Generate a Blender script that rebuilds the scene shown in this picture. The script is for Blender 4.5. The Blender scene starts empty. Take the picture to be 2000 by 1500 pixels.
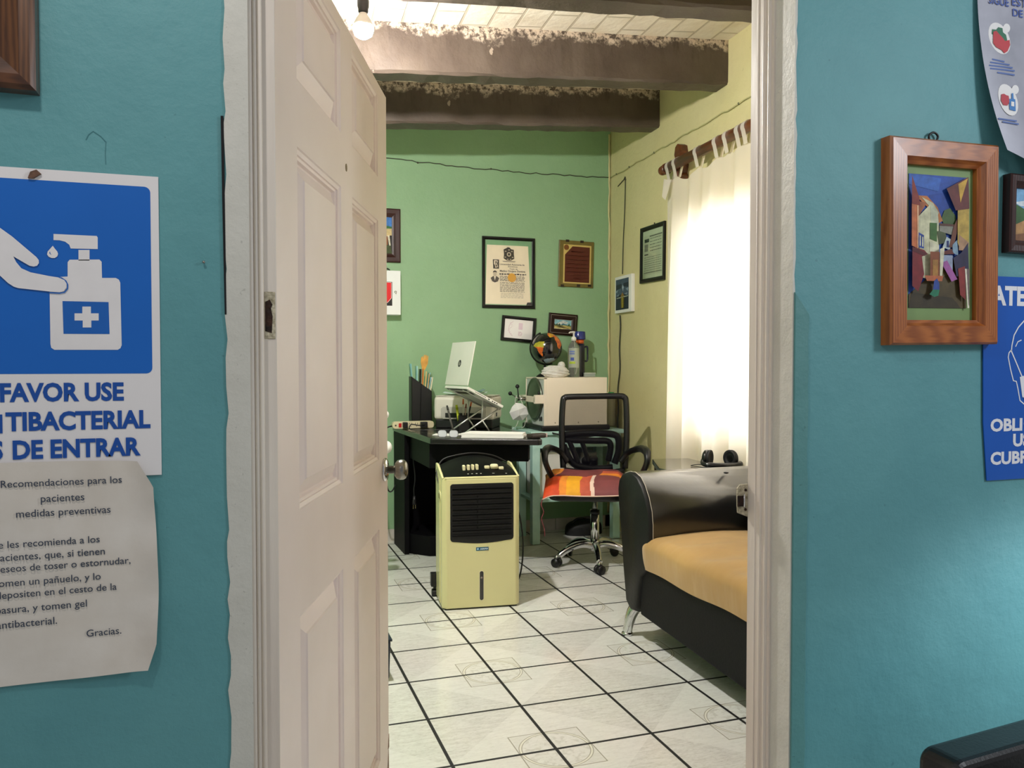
import bpy, bmesh, math, random
from mathutils import Vector as V, Matrix as MX
random.seed(7)
S = bpy.context.scene
COL = S.collection
PI = math.pi

# ------------------------------------------------------------------ camera, world, lights, exposure
F, YAW, PITCH, H = 1583.0, -.326, .027, 1.231
cam_d = bpy.data.cameras.new('camera'); cam = bpy.data.objects.new('camera', cam_d); COL.objects.link(cam)
cam_d.sensor_width = 36; cam_d.lens = F / 2000 * 36; cam_d.clip_start = .02
cam.location = (0, 0, H); cam.rotation_euler = (PI / 2 - PITCH, 0, YAW)
S.camera = cam
S.view_settings.view_transform = 'Standard'; S.view_settings.look = 'None'
S.view_settings.exposure = 0.0; S.view_settings.gamma = 1.0; S.view_settings.use_curve_mapping = False
W = bpy.data.worlds.new('world'); S.world = W; W.use_nodes = True
W.node_tree.nodes['Background'].inputs[0].default_value = (.95, .97, 1, 1)
W.node_tree.nodes['Background'].inputs[1].default_value = .30
S.cycles.max_bounces = 10; S.cycles.diffuse_bounces = 6; S.cycles.transparent_max_bounces = 16
S.cycles.sample_clamp_indirect = 8

def light(name, kind, loc, energy, color=(1, 1, 1), target=None, size=.1, size_y=None, spread=None, cone=None):
    d = bpy.data.lights.new(name, kind); d.energy = energy; d.color = color
    if kind == 'AREA':
        d.size = size
        if size_y: d.shape = 'RECTANGLE'; d.size_y = size_y
        if spread: d.spread = spread
    else: d.shadow_soft_size = size
    if cone: d.spot_size = cone; d.spot_blend = .7
    o = bpy.data.objects.new(name, d); COL.objects.link(o); o.location = loc
    if target: o.rotation_euler = (V(target) - V(loc)).to_track_quat('-Z', 'Y').to_euler()
    return o
# daylight coming in at the street window (outside the yellow wall), the front room's own bulb and its window
SUNNY = (1, .98, .95)
light('window_daylight', 'AREA', (3.35, 3.55, 1.40), 70, SUNNY, (2.5, 3.5, 1.30), 1.7, 1.6)
light('front_room_bulb', 'POINT', (-.30, .45, 2.35), 19, (1, .95, .90), size=.05)
light('front_room_window', 'AREA', (2.3, -.2, 2.15), 16, (.88, .94, 1), (1.3, 1.25, 1.2), .35, .45)
light('low_daylight', 'SPOT', (2.2, .75, 1.0), 34, (.78, .93, 1), (1.52, 1.25, .66), .10, cone=.62)

# ------------------------------------------------------------------ camera geometry helpers (pixels of a 2000x1500 frame -> points on real planes)
_cy, _sy, _cp, _sp = math.cos(YAW), math.sin(YAW), math.cos(PITCH), math.sin(PITCH)
FW = V((-_sy * _cp, _cy * _cp, -_sp)); RT = V((_cy, _sy, 0)); UP = RT.cross(FW); CO = V((0, 0, H))
def ray(px, py): return FW + RT * ((px - 1000) / F) + UP * ((750 - py) / F)
def on_y(px, py, y): d = ray(px, py); return CO + d * (y / d.y)
def on_x(px, py, x): d = ray(px, py); return CO + d * (x / d.x)
def on_z(px, py, z): d = ray(px, py); return CO + d * ((z - H) / d.z)
def on_pl(px, py, p, n): d = ray(px, py); n = V(n); return CO + d * ((V(p) - CO).dot(n) / d.dot(n))
YW, YI, YB = 1.25, 1.376, 5.521
CORN = V((2.64, YB, 0)); WA = math.radians(3.35)
WD = V((math.sin(WA), math.cos(WA), 0)); WN = V((-math.cos(WA), math.sin(WA), 0))
def on_r(px, py, off=0):
    p = on_pl(px, py, CORN + WN * off, WN); return (CORN - p).dot(WD), p.z
def rw(s, z, off=0): return CORN - WD * s + WN * off + V((0, 0, z))     # a point on the yellow wall
def fit(pts):                                                        # four corners TL,TR,BR,BL in (u,z) -> centre, w, h, roll
    tl, tr, br, bl = [V(p) for p in pts]
    c = (tl + tr + br + bl) / 4
    w = ((tr - tl).length + (br - bl).length) / 2; h = ((tl - bl).length + (tr - br).length) / 2
    a = (math.atan2(tr[1] - tl[1], tr[0] - tl[0]) + math.atan2(br[1] - bl[1], br[0] - bl[0])) / 2
    return c, w, h, a
def fit_y(pts, y): return fit([(lambda q: (q.x, q.z))(on_y(px, py, y)) for px, py in pts])
def fit_r(pts, off): return fit([on_r(px, py, off) for px, py in pts])

# ------------------------------------------------------------------ materials
def lin(c):
    if isinstance(c, str):
        c = c.lstrip('#'); c = [int(c[i:i + 2], 16) / 255 for i in (0, 2, 4)]
        return tuple(x / 12.92 if x <= .04045 else ((x + .055) / 1.055) ** 2.4 for x in c) + (1,)
    return tuple(c)[:3] + (1,)
def node(nt, t, **k):
    n = nt.nodes.new(t)
    for a, b in k.items(): setattr(n, a, b)
    return n
def put(nt, sock, v):
    if isinstance(v, bpy.types.NodeSocket): nt.links.new(v, sock)
    else: sock.default_value = v
def mth(nt, op, a, b=0, c=0):
    n = node(nt, 'ShaderNodeMath', operation=op)
    put(nt, n.inputs[0], a); put(nt, n.inputs[1], b); put(nt, n.inputs[2], c)
    return n.outputs[0]
def mixc(nt, f, a, b, mode='MIX'):
    n = node(nt, 'ShaderNodeMix', data_type='RGBA', blend_type=mode)
    put(nt, n.inputs[0], f); put(nt, n.inputs[6], a); put(nt, n.inputs[7], b)
    return n.outputs[2]
def noise(nt, vec, scale, detail=4, rough=.55):
    n = node(nt, 'ShaderNodeTexNoise'); n.inputs['Scale'].default_value = scale; n.inputs['Detail'].default_value = detail
    n.inputs['Roughness'].default_value = rough; nt.links.new(vec, n.inputs['Vector']); return n.outputs[0]
def ramp(nt, f, lo, hi):
    n = node(nt, 'ShaderNodeMapRange'); put(nt, n.inputs[0], f); n.inputs[1].default_value = lo; n.inputs[2].default_value = hi
    return n.outputs[0]
def scaled(nt, vec, s):
    n = node(nt, 'ShaderNodeMapping'); n.inputs['Scale'].default_value = s; nt.links.new(vec, n.inputs[0]); return n.outputs[0]
MC = {}
def base(name):
    m = bpy.data.materials.new(name); m.use_nodes = True; nt = m.node_tree
    return m, nt, nt.nodes['Principled BSDF'], node(nt, 'ShaderNodeTexCoord').outputs['Object']
def bumpn(nt, b, h, strength=.3, dist=.01):
    n = node(nt, 'ShaderNodeBump'); n.inputs['Strength'].default_value = strength; n.inputs['Distance'].default_value = dist
    put(nt, n.inputs['Height'], h); nt.links.new(n.outputs[0], b.inputs['Normal'])
def mat(name, c, rough=.5, metal=0, var=.06, vs=6, bump=0, bs=60, emis=0, stretch=(1, 1, 1), c2=None, trans=0, alpha=1, coat=0, spec=.5, sss=0):
    if name in MC: return MC[name]
    m, nt, b, oc = base(name); c = lin(c)
    vec = scaled(nt, oc, stretch)
    c2 = lin(c2) if c2 else tuple(x * (1 - var * 2) for x in c[:3]) + (1,)
    c1 = tuple(min(1, x * (1 + var)) for x in c[:3]) + (1,)
    put(nt, b.inputs['Base Color'], mixc(nt, ramp(nt, noise(nt, vec, vs), .3, .7), c1, c2))
    b.inputs['Roughness'].default_value = rough; b.inputs['Metallic'].default_value = metal
    b.inputs['Specular IOR Level'].default_value = spec
    if coat: b.inputs['Coat Weight'].default_value = coat; b.inputs['Coat Roughness'].default_value = .12
    if trans: b.inputs['Transmission Weight'].default_value = trans
    if alpha < 1: b.inputs['Alpha'].default_value = alpha
    if emis: b.inputs['Emission Color'].default_value = c; b.inputs['Emission Strength'].default_value = emis
    if bump: bumpn(nt, b, noise(nt, vec, bs, 5), bump)
    MC[name] = m; return m
def ink(c): return mat('print_' + c.strip('#'), c, .55, var=.02, vs=30)
def paint(c): return mat('paint_' + c.strip('#'), c, .6, var=.16, vs=60)

def wall_mat(name, c, c2, bump=.35, s=1.0, rough=.55):
    m, nt, b, oc = base(name)
    n1 = ramp(nt, noise(nt, oc, 2.2 * s, 6), .3, .7); n2 = ramp(nt, noise(nt, oc, 14 * s, 6, .7), .35, .75)
    col = mixc(nt, n1, lin(c), lin(c2)); col = mixc(nt, mth(nt, 'MULTIPLY', n2, .18), col, tuple(x * .78 for x in lin(c2)[:3]) + (1,))
    spots = ramp(nt, noise(nt, oc, 60 * s, 2, .4), .735, .76)
    col = mixc(nt, mth(nt, 'MULTIPLY', spots, .35), col, tuple(x * .45 for x in lin(c2)[:3]) + (1,))
    put(nt, b.inputs['Base Color'], col); b.inputs['Roughness'].default_value = rough
    h = mth(nt, 'ADD', mth(nt, 'MULTIPLY', noise(nt, oc, 5 * s, 5), 2.2), mth(nt, 'MULTIPLY', noise(nt, oc, 45 * s, 6, .7), .5))
    bumpn(nt, b, h, bump, .012)
    MC[name] = m; return m
TEAL = wall_mat('teal_plaster', '#67a5a9', '#5b999f', .22, 1.3)
TEAL2 = wall_mat('teal_plaster_edge', '#629a99', '#568e8d', .25, 1.6)
GREEN = wall_mat('green_plaster', '#97ba92', '#8db188', .3)
YELLOW = wall_mat('yellow_plaster', '#d9cf9f', '#d0c591', .4)
CREAM = wall_mat('cream_plaster', '#c2b6ac', '#b8aca2', .3)
WHITEP = wall_mat('white_plaster', '#dcdad0', '#cfcdc2', .2, 3)
FRAMEW = mat('white_frame_paint', '#e2dacf', .4, var=.05, vs=9, bump=.15, bs=30, stretch=(1, 1, .15), c2='#d3c6bb')
DOORW = mat('door_paint', '#f2e5e1', .42, var=.02, vs=3, bump=.04, bs=25, c2='#ecdeD8')
BLACKM = mat('black_lacquer', '#08070a', .6, var=.1, spec=.12)
DARK = mat('black_plastic', '#131315', .45, var=.1)
BLACKF = mat('black_frame_lacquer', '#090808', .35, var=.1, spec=.3)
CHROME = mat('chrome', '#d8d8da', .09, 1, var=.02)
STEEL = mat('brushed_steel', '#98968f', .27, 1, var=.12, vs=40, stretch=(1, 1, 8))
WPLAST = mat('white_plastic', '#e9e7e2', .4, var=.02)
PAPER = mat('white_paper', '#f1efea', .75, var=.02)
def wood(name, c, c2, rough=.4, st=(2, 2, 18), coat=.3):
    if name in MC: return MC[name]
    m, nt, b, oc = base(name); v = scaled(nt, oc, st)
    n = noise(nt, v, 6, 8, .65)
    w = node(nt, 'ShaderNodeTexWave', bands_direction='X'); w.inputs['Scale'].default_value = 3; w.inputs['Distortion'].default_value = 7; w.inputs['Detail'].default_value = 3
    nt.links.new(v, w.inputs[0])
    f = mth(nt, 'ADD', mth(nt, 'MULTIPLY', n, .7), mth(nt, 'MULTIPLY', w.outputs[1], .3))
    put(nt, b.inputs['Base Color'], mixc(nt, ramp(nt, f, .3, .7), lin(c), lin(c2)))
    b.inputs['Roughness'].default_value = rough; b.inputs['Coat Weight'].default_value = coat; b.inputs['Coat Roughness'].default_value = .2
    bumpn(nt, b, f, .15, .002); MC[name] = m; return m
ORANGEW = wood('orange_stained_wood', '#b5682c', '#8c4716', .38, (18, 18, 2))
ORANGEWH = wood('orange_stained_wood_across', '#b5682c', '#8c4716', .38, (2, 18, 18))
DARKW = wood('dark_red_wood', '#3c130d', '#270a06', .4, (14, 14, 2), .08)
RODW = wood('brown_rod_wood', '#6b3617', '#4a200c', .4, (2, 2, 14))

def glass_mat(name='picture_glass', a=.06):
    if name in MC: return MC[name]
    m = bpy.data.materials.new(name); m.use_nodes = True; nt = m.node_tree; nt.nodes.clear()
    o = node(nt, 'ShaderNodeOutputMaterial'); mx = node(nt, 'ShaderNodeMixShader'); t = node(nt, 'ShaderNodeBsdfTransparent'); g = node(nt, 'ShaderNodeBsdfGlossy')
    g.inputs['Roughness'].default_value = .04
    fr = node(nt, 'ShaderNodeFresnel'); fr.inputs[0].default_value = 1.45
    nt.links.new(mth(nt, 'MULTIPLY', fr.outputs[0], 1.0), mx.inputs[0]); nt.links.new(t.outputs[0], mx.inputs[1]); nt.links.new(g.outputs[0], mx.inputs[2]); nt.links.new(mx.outputs[0], o.inputs[0])
    MC[name] = m; return m
GLASS = glass_mat()

def floor_mat():
    m, nt, b, oc = base('ceramic_floor_tile')
    sp = node(nt, 'ShaderNodeSeparateXYZ'); nt.links.new(oc, sp.inputs[0])
    u = mth(nt, 'DIVIDE', mth(nt, 'SUBTRACT', sp.outputs[0], .6093), .34); v = mth(nt, 'DIVIDE', mth(nt, 'SUBTRACT', sp.outputs[1], 2.0291), .34)
    dist = lambda w: mth(nt, 'ABSOLUTE', mth(nt, 'SUBTRACT', mth(nt, 'FLOORED_MODULO', mth(nt, 'ADD', w, .5), 1), .5))
    g = mth(nt, 'MINIMUM', dist(u), dist(v))
    grout = mth(nt, 'SUBTRACT', 1, ramp(nt, g, .0150, .0185))
    par = lambda w: mth(nt, 'ABSOLUTE', mth(nt, 'SUBTRACT', mth(nt, 'FLOORED_MODULO', w, 2), 1))
    a, c = par(u), par(v)
    su = mth(nt, 'ADD', a, c); mxx = mth(nt, 'MAXIMUM', a, c)
    r = mth(nt, 'SQRT', mth(nt, 'ADD', mth(nt, 'MULTIPLY', a, a), mth(nt, 'MULTIPLY', c, c)))
    band = lambda w, lo, hi: mth(nt, 'MULTIPLY', mth(nt, 'GREATER_THAN', w, lo), mth(nt, 'LESS_THAN', w, hi))
    vs = scaled(nt, oc, (5, 22, 1)); cl = ramp(nt, noise(nt, vs, 3, 8, .7), .42, .68); sp2 = ramp(nt, noise(nt, scaled(nt, oc, (20, 60, 1)), 3, 6, .7), .5, .72)
    tint = ramp(nt, noise(nt, oc, 1.3, 2), .35, .65)
    lt = mixc(nt, tint, lin('#e3e5de'), lin('#e4e1dd'))
    dk = mixc(nt, tint, lin('#dfe1da'), lin('#dfdcd8'))
    col = mixc(nt, mth(nt, 'GREATER_THAN', su, 1.0), lt, dk)
    amt = mth(nt, 'MULTIPLY', mth(nt, 'ADD', mth(nt, 'MULTIPLY', cl, .45), mth(nt, 'MULTIPLY', sp2, .6)), mth(nt, 'ADD', .45, mth(nt, 'MULTIPLY', mth(nt, 'GREATER_THAN', su, 1.0), .40)))
    col = mixc(nt, amt, col, lin('#a8a49b'))
    corner = mth(nt, 'MULTIPLY', mth(nt, 'LESS_THAN', mxx, .345), mth(nt, 'GREATER_THAN', r, .352))
    col = mixc(nt, mth(nt, 'MULTIPLY', corner, .12), col, lin('#a9a294'))
    lines = mth(nt, 'MAXIMUM', band(mxx, .352, .364), mth(nt, 'MULTIPLY', mth(nt, 'LESS_THAN', mxx, .36), mth(nt, 'MAXIMUM', band(r, .318, .326), band(r, .344, .352))))
    col = mixc(nt, mth(nt, 'MULTIPLY', lines, .75), col, lin('#8b8573'))
    ring = band(r, .326, .344)
    col = mixc(nt, mth(nt, 'MULTIPLY', ring, .6), col, lin('#e6e2d2'))
    inn = mth(nt, 'MULTIPLY', mth(nt, 'LESS_THAN', r, .318), ramp(nt, noise(nt, oc, 45, 3), .5, .6))
    col = mixc(nt, mth(nt, 'MULTIPLY', inn, .25), col, lin('#9d9788'))
    col = mixc(nt, grout, col, lin('#050506'))
    put(nt, b.inputs['Base Color'], col)
    put(nt, b.inputs['Roughness'], mth(nt, 'ADD', .13, mth(nt, 'MULTIPLY', grout, .5)))
    bumpn(nt, b, mth(nt, 'ADD', mth(nt, 'SUBTRACT', 1, grout), mth(nt, 'MULTIPLY', noise(nt, oc, 9, 3), .10)), .25, .004)
    return m

def ceil_mat():
    m, nt, b, oc = base('whitewashed_brick')
    br = node(nt, 'ShaderNodeTexBrick'); br.inputs['Scale'].default_value = 1; br.inputs['Mortar Size'].default_value = .008; br.inputs['Brick Width'].default_value = .30; br.inputs['Row Height'].default_value = .14
    br.inputs['Mortar Smooth'].default_value = .4
    mp = node(nt, 'ShaderNodeMapping'); mp.inputs['Rotation'].default_value = (0, 0, PI / 2 + .06); nt.links.new(oc, mp.inputs[0]); nt.links.new(mp.outputs[0], br.inputs[0])
    n = ramp(nt, noise(nt, oc, 7, 6), .35, .7)
    put(nt, b.inputs['Base Color'], mixc(nt, mth(nt, 'MULTIPLY', br.outputs['Fac'], .65), mixc(nt, n, lin('#efe6d6'), lin('#e2d5c0')), lin('#b3a58e')))
    b.inputs['Roughness'].default_value = .7
    bumpn(nt, b, mth(nt, 'ADD', mth(nt, 'SUBTRACT', 1, br.outputs['Fac']), mth(nt, 'MULTIPLY', noise(nt, oc, 25, 6), .6)), .6, .012)
    return m

def beam_mat():
    m, nt, b, oc = base('brown_painted_beam')
    sp = node(nt, 'ShaderNodeSeparateXYZ'); nt.links.new(oc, sp.inputs[0])
    st = scaled(nt, oc, (9, 9, 2.2))
    n = ramp(nt, noise(nt, scaled(nt, oc, (3, 3, 3)), 2, 6), .35, .7)
    col = mixc(nt, n, lin('#584c42'), lin('#493d35'))
    dr = ramp(nt, noise(nt, st, 3, 8, .7), .52, .68)                        # soot streaks running down from the top
    col = mixc(nt, mth(nt, 'MULTIPLY', dr, mth(nt, 'MULTIPLY', ramp(nt, sp.outputs[2], .03, .2), .8)), col, lin('#33241d'))
    e = mth(nt, 'ADD', sp.outputs[2], mth(nt, 'MULTIPLY', mth(nt, 'SUBTRACT', noise(nt, oc, 5, 8, .7), .5), .28))
    edge = ramp(nt, e, .168, .20)
    fleck = ramp(nt, noise(nt, oc, 30, 8, .75), .44, .54)
    col = mixc(nt, mth(nt, 'MULTIPLY', edge, fleck), col, lin('#cbb9a6'))
    sc = ramp(nt, noise(nt, scaled(nt, oc, (1, 1, .6)), 24, 3, .5), .74, .77)
    col = mixc(nt, mth(nt, 'MULTIPLY', sc, .6), col, lin('#bfae9c'))
    put(nt, b.inputs['Base Color'], col); b.inputs['Roughness'].default_value = .5
    bumpn(nt, b, mth(nt, 'ADD', noise(nt, oc, 12, 7, .65), mth(nt, 'MULTIPLY', edge, .5)), .5, .012)
    return m

# ------------------------------------------------------------------ mesh building
WM = {}
class MB:
    def __init__(s): s.v, s.f, s.mi, s.sm, s.mats = [], [], [], [], []
    def mid(s, m):
        if m not in s.mats: s.mats.append(m)
        return s.mats.index(m)
    def add(s, vs, fs, m, smooth=False, X=None):
        o = len(s.v); i = s.mid(m)
        for v in vs: s.v.append((X @ V(v)) if X else V(v))
        for f in fs: s.f.append([o + k for k in f]); s.mi.append(i); s.sm.append(smooth)
        return s
    def box(s, c, d, m, X=None):
        x, y, z = c; a, b, h = d[0] / 2, d[1] / 2, d[2] / 2
        vs = [(x + i * a, y + j * b, z + k * h) for i in (-1, 1) for j in (-1, 1) for k in (-1, 1)]
        return s.add(vs, [(0, 1, 3, 2), (4, 6, 7, 5), (0, 4, 5, 1), (2, 3, 7, 6), (0, 2, 6, 4), (1, 5, 7, 3)], m, False, X)
    def b2(s, lo, hi, m, X=None):
        return s.box([(a + b) / 2 for a, b in zip(lo, hi)], [b - a for a, b in zip(lo, hi)], m, X)
    def poly(s, pts, m): return s.add(pts, [list(range(len(pts)))], m)
    def prism(s, pts, lo, hi, m, ax='y', smooth=False, X=None):      # polygon extruded along an axis
        k = {'y': lambda p, t: (p[0], t, p[1]), 'x': lambda p, t: (t, p[0], p[1]), 'z': lambda p, t: (p[0], p[1], t)}[ax]
        n = len(pts); vs = [k(p, lo) for p in pts] + [k(p, hi) for p in pts]
        return s.add(vs, [list(range(n)), list(range(2 * n - 1, n - 1, -1))] + [(i, (i + 1) % n, n + (i + 1) % n, n + i) for i in range(n)], m, smooth, X)
    def tube(s, pts, r, m, n=8, closed=False, smooth=True, cap=True, flat=1, X=None):
        P = [V(p) for p in pts]; N = len(P); vs, fs = [], []
        R = r if isinstance(r, (list, tuple)) else [r] * N
        prev = None
        for i in range(N):
            if closed: t = P[(i + 1) % N] - P[i - 1]
            else: t = P[min(i + 1, N - 1)] - P[max(i - 1, 0)]
            if t.length < 1e-9: t = V((0, 0, 1))
            t.normalize()
            if prev is None:
                q = V((0, 0, 1)) if abs(t.z) < .9 else V((1, 0, 0)); prev = (q - t * q.dot(t)).normalized()
            else:
                prev = prev - t * prev.dot(t)
                prev = prev.normalized() if prev.length > 1e-6 else t.orthogonal().normalized()
            bi = t.cross(prev)
            for k in range(n):
                a = 2 * PI * k / n; vs.append(P[i] + (prev * math.cos(a) * flat + bi * math.sin(a)) * R[i])
        M = N if closed else N - 1
        for i in range(M):
            for k in range(n):
                a, b = i * n + k, i * n + (k + 1) % n; c, d = ((i + 1) % N) * n + (k + 1) % n, ((i + 1) % N) * n + k
                fs.append((a, b, c, d))
        if cap and not closed: fs += [list(range(n))[::-1], [(N - 1) * n + k for k in range(n)]]
        return s.add(vs, fs, m, smooth, X)
    def lathe(s, prof, m, n=24, X=None, smooth=True):
        vs, fs = [], []
        for r, z in prof:
            for k in range(n): a = 2 * PI * k / n; vs.append((max(r, 1e-5) * math.cos(a), max(r, 1e-5) * math.sin(a), z))
        for i in range(len(prof) - 1):
            for k in range(n): fs.append((i * n + k, i * n + (k + 1) % n, (i + 1) * n + (k + 1) % n, (i + 1) * n + k))
        fs += [list(range(n))[::-1], [(len(prof) - 1) * n + k for k in range(n)]]
        return s.add(vs, fs, m, smooth, X)
    def ball(s, c, r, m, n=20, sc=(1, 1, 1)):
        pr = [(r * math.sin(PI * i / (n // 2)), -r * math.cos(PI * i / (n // 2))) for i in range(n // 2 + 1)]
        return s.lathe(pr, m, n, MX.Translation(V(c)) @ MX.Diagonal(V(sc).to_4d()))
    def grid(s, fn, nu, nv, m, smooth=True, mf=None, X=None):
        o = len(s.v)
        for j in range(nv + 1):
            for i in range(nu + 1):
                p = V(fn(i / nu, j / nv)); s.v.append((X @ p) if X else p)
        for j in range(nv):
            for i in range(nu):
                a = o + j * (nu + 1) + i; s.f.append([a, a + 1, a + nu + 2, a + nu + 1])
                s.mi.append(s.mid(mf((i + .5) / nu, (j + .5) / nv) if mf else m)); s.sm.append(smooth)
        return s
    def ring(s, w, h, prof, m, mh=None, cz=0):                            # mitred frame around centre (0,cz); profile (inset from outer edge, height towards the viewer)
        mh = mh or m; loops = []
        for d, y in prof: loops.append([(-w / 2 + d, -y, cz - h / 2 + d), (w / 2 - d, -y, cz - h / 2 + d), (w / 2 - d, -y, cz + h / 2 - d), (-w / 2 + d, -y, cz + h / 2 - d)])
        n = len(prof)
        for k in range(4):
            for i in range(n):
                j = (i + 1) % n
                s.add([loops[i][k], loops[i][(k + 1) % 4], loops[j][(k + 1) % 4], loops[j][k]], [(0, 1, 2, 3)], mh if k % 2 == 0 else m)
        return s
    def build(s, name, parent=None, world=False, bevel=0, seg=2, sub=0, solid=0, recalc=True, origin=None, auto=False, merge=False):
        vs = [V(v) for v in s.v]; o = V((0, 0, 0))
        if parent is None:
            xs, ys, zs = zip(*vs); o = V(origin) if origin else V(((min(xs) + max(xs)) / 2, (min(ys) + max(ys)) / 2, min(zs)))
            vs = [v - o for v in vs]
        elif world:
            inv = WM[parent.name].inverted(); vs = [inv @ v for v in vs]
        me = bpy.data.meshes.new(name); me.from_pydata([tuple(v) for v in vs], [], s.f)
        for m in s.mats: me.materials.append(m)
        for p, i, sm in zip(me.polygons, s.mi, s.sm): p.material_index = i; p.use_smooth = sm
        if recalc or merge:
            bm = bmesh.new(); bm.from_mesh(me)
            if merge: bmesh.ops.remove_doubles(bm, verts=bm.verts, dist=1e-5)
            bmesh.ops.recalc_face_normals(bm, faces=bm.faces); bm.to_mesh(me); bm.free()
        ob = bpy.data.objects.new(name, me); COL.objects.link(ob)
        if parent is None: ob.location = o; WM[ob.name] = MX.Translation(o)
        else: ob.parent = parent; WM[ob.name] = WM[parent.name]
        if bevel:
            md = ob.modifiers.new('bevel', 'BEVEL'); md.width = bevel; md.segments = seg; md.limit_method = 'ANGLE'; md.angle_limit = .6; md.harden_normals = False
        if solid:
            md = ob.modifiers.new('solid', 'SOLIDIFY'); md.thickness = solid; md.offset = 0
        if sub:
            md = ob.modifiers.new('sub', 'SUBSURF'); md.levels = sub; md.render_levels = sub
        return ob
def tag(o, label=None, cat=None, group=None, kind=None):
    if label: o['label'] = label
    if cat: o['category'] = cat
    if group: o['group'] = group
    if kind: o['kind'] = kind
    return o
def thing(name, label, cat, loc=(0, 0, 0), rz=0, group=None, roll=0):
    o = bpy.data.objects.new(name, None); COL.objects.link(o); o.empty_display_size = .05
    o.location = loc; o.rotation_euler = (0, roll, rz)
    WM[o.name] = MX.Translation(V(loc)) @ MX.Rotation(rz, 4, 'Z') @ MX.Rotation(roll, 4, 'Y')
    return tag(o, label, cat, group)
def copy_tree(o, parent=None):
    c = o.copy(); COL.objects.link(c)
    if parent: c.parent = parent
    WM[c.name] = WM[o.name]
    for ch in list(o.children): copy_tree(ch, c)
    return c
def bez(pts, n=8):                                                  # smooth curve through points (Catmull-Rom)
    P = [V(p) for p in pts]; out = []
    for i in range(len(P) - 1):
        a, b, c, d = P[max(i - 1, 0)], P[i], P[i + 1], P[min(i + 2, len(P) - 1)]
        for k in range(n):
            t = k / n; out.append(.5 * ((2 * b) + (c - a) * t + (2 * a - 5 * b + 4 * c - d) * t * t + (3 * b - a - 3 * c + d) * t ** 3))
    return out + [P[-1]]
def rrect(w, h, r, cx=0, cz=0, n=6):
    out = []
    for sx, sz, a0 in ((1, 1, 0), (-1, 1, 90), (-1, -1, 180), (1, -1, 270)):
        for k in range(n + 1):
            a = math.radians(a0 + 90 * k / n); out.append((cx + sx * (w / 2 - r) + r * math.cos(a), cz + sz * (h / 2 - r) + r * math.sin(a)))
    return out
def circ(cx, cz, r, n=28, rz=None): return [(cx + r * math.cos(2 * PI * k / n), cz + (rz or r) * math.sin(2 * PI * k / n)) for k in range(n)]
class Flat(MB):
    """flat print lying on a surface that faces -y: layers of coloured polygons in (x, z)"""
    def __init__(s, y=0, step=.0004): super().__init__(); s.y = y; s.step = step
    def p(s, c, pts, up=True):
        if up: s.y -= s.step
        return s.add([(x, s.y, z) for x, z in pts], [list(range(len(pts)))], c if not isinstance(c, str) else ink(c))
    def rect(s, c, x0, z0, x1, z1, up=True): return s.p(c, [(x0, z0), (x1, z0), (x1, z1), (x0, z1)], up)
    def line(s, c, pts, w, up=True, closed=False):
        P = [V(q) for q in pts]; L, R = [], []
        for i, q in enumerate(P):
            t = (P[(i + 1) % len(P)] - P[i - 1]) if closed else (P[min(i + 1, len(P) - 1)] - P[max(i - 1, 0)]); t.normalize(); nn = V((-t[1], t[0])) * w / 2
            L.append(q + nn); R.append(q - nn)
        if up: s.y -= s.step
        m = c if not isinstance(c, str) else ink(c); K = len(P)
        vs = [(a[0], s.y, a[1]) for a in L] + [(a[0], s.y, a[1]) for a in R]
        fs = [(i, (i + 1) % K, K + (i + 1) % K, K + i) for i in range(K if closed else K - 1)]
        return s.add(vs, fs, m)
    def text(s, body, x0, x1, z, c, cap=None, bold=0, up=True, shear=0):
        """text whose left and right ends are x0..x1 and baseline z; cap height optional"""
        cu = bpy.data.curves.new('t', 'FONT'); cu.body = body; cu.size = 1; cu.offset = bold; cu.shear = shear; cu.resolution_u = 3
        ob = bpy.data.objects.new('t', cu); COL.objects.link(ob)
        bpy.context.view_layer.update()
        ev = ob.evaluated_get(bpy.context.evaluated_depsgraph_get()); me = bpy.data.meshes.new_from_object(ev)
        vs = [V(v.co) for v in me.vertices]; fs = [list(p.vertices) for p in me.polygons]
        bpy.data.objects.remove(ob); bpy.data.curves.remove(cu); bpy.data.meshes.remove(me)
        if not vs: return s
        a, b = min(v.x for v in vs), max(v.x for v in vs)
        k = (x1 - x0) / (b - a); kz = cap / .73 if cap else k
        if up: s.y -= s.step
        return s.add([(x0 + (v.x - a) * k, s.y, z + v.y * kz) for v in vs], fs, c if not isinstance(c, str) else ink(c))
    def build(s, name, parent=None, **k): k['recalc'] = False; return super().build(name, parent, **k)
PROF = lambda fw, fd: [(0, 0), (0, fd * .85), (fw * .12, fd), (fw * .55, fd * .95), (fw * .8, fd * .65), (fw, fd * .5), (fw, 0)]
def framed(name, label, cat, plane, f, fw, fd, m, mh=None, group=None, prof=None):
    """hang a frame: f = (centre, w, h, roll) on plane ('y', value) or ('r', 0); returns root, inner half sizes; local origin = centre of the frame's base, -y = into the room"""
    c, w, h, a = f
    if plane[0] == 'y': ctr = V((c[0], plane[1], c[1])); rz = 0
    else: ctr = rw(c[0], c[1]); rz = -PI / 2 - WA
    rot = MX.Rotation(rz, 4, 'Z') @ MX.Rotation(-a, 4, 'Y')
    loc = ctr + rot @ V((0, 0, -h / 2))
    t = thing(name, label, cat, loc, rz, group, -a)
    b = MB(); b.ring(w, h, prof or PROF(fw, fd), m, mh, h / 2); b.build('frame', t)
    bk = MB(); bk.b2((-w / 2 + fw * .5, -.004, fw * .5), (w / 2 - fw * .5, -.001, h - fw * .5), DARK); bk.build('backing_board', t)
    return t, w, h
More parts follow.
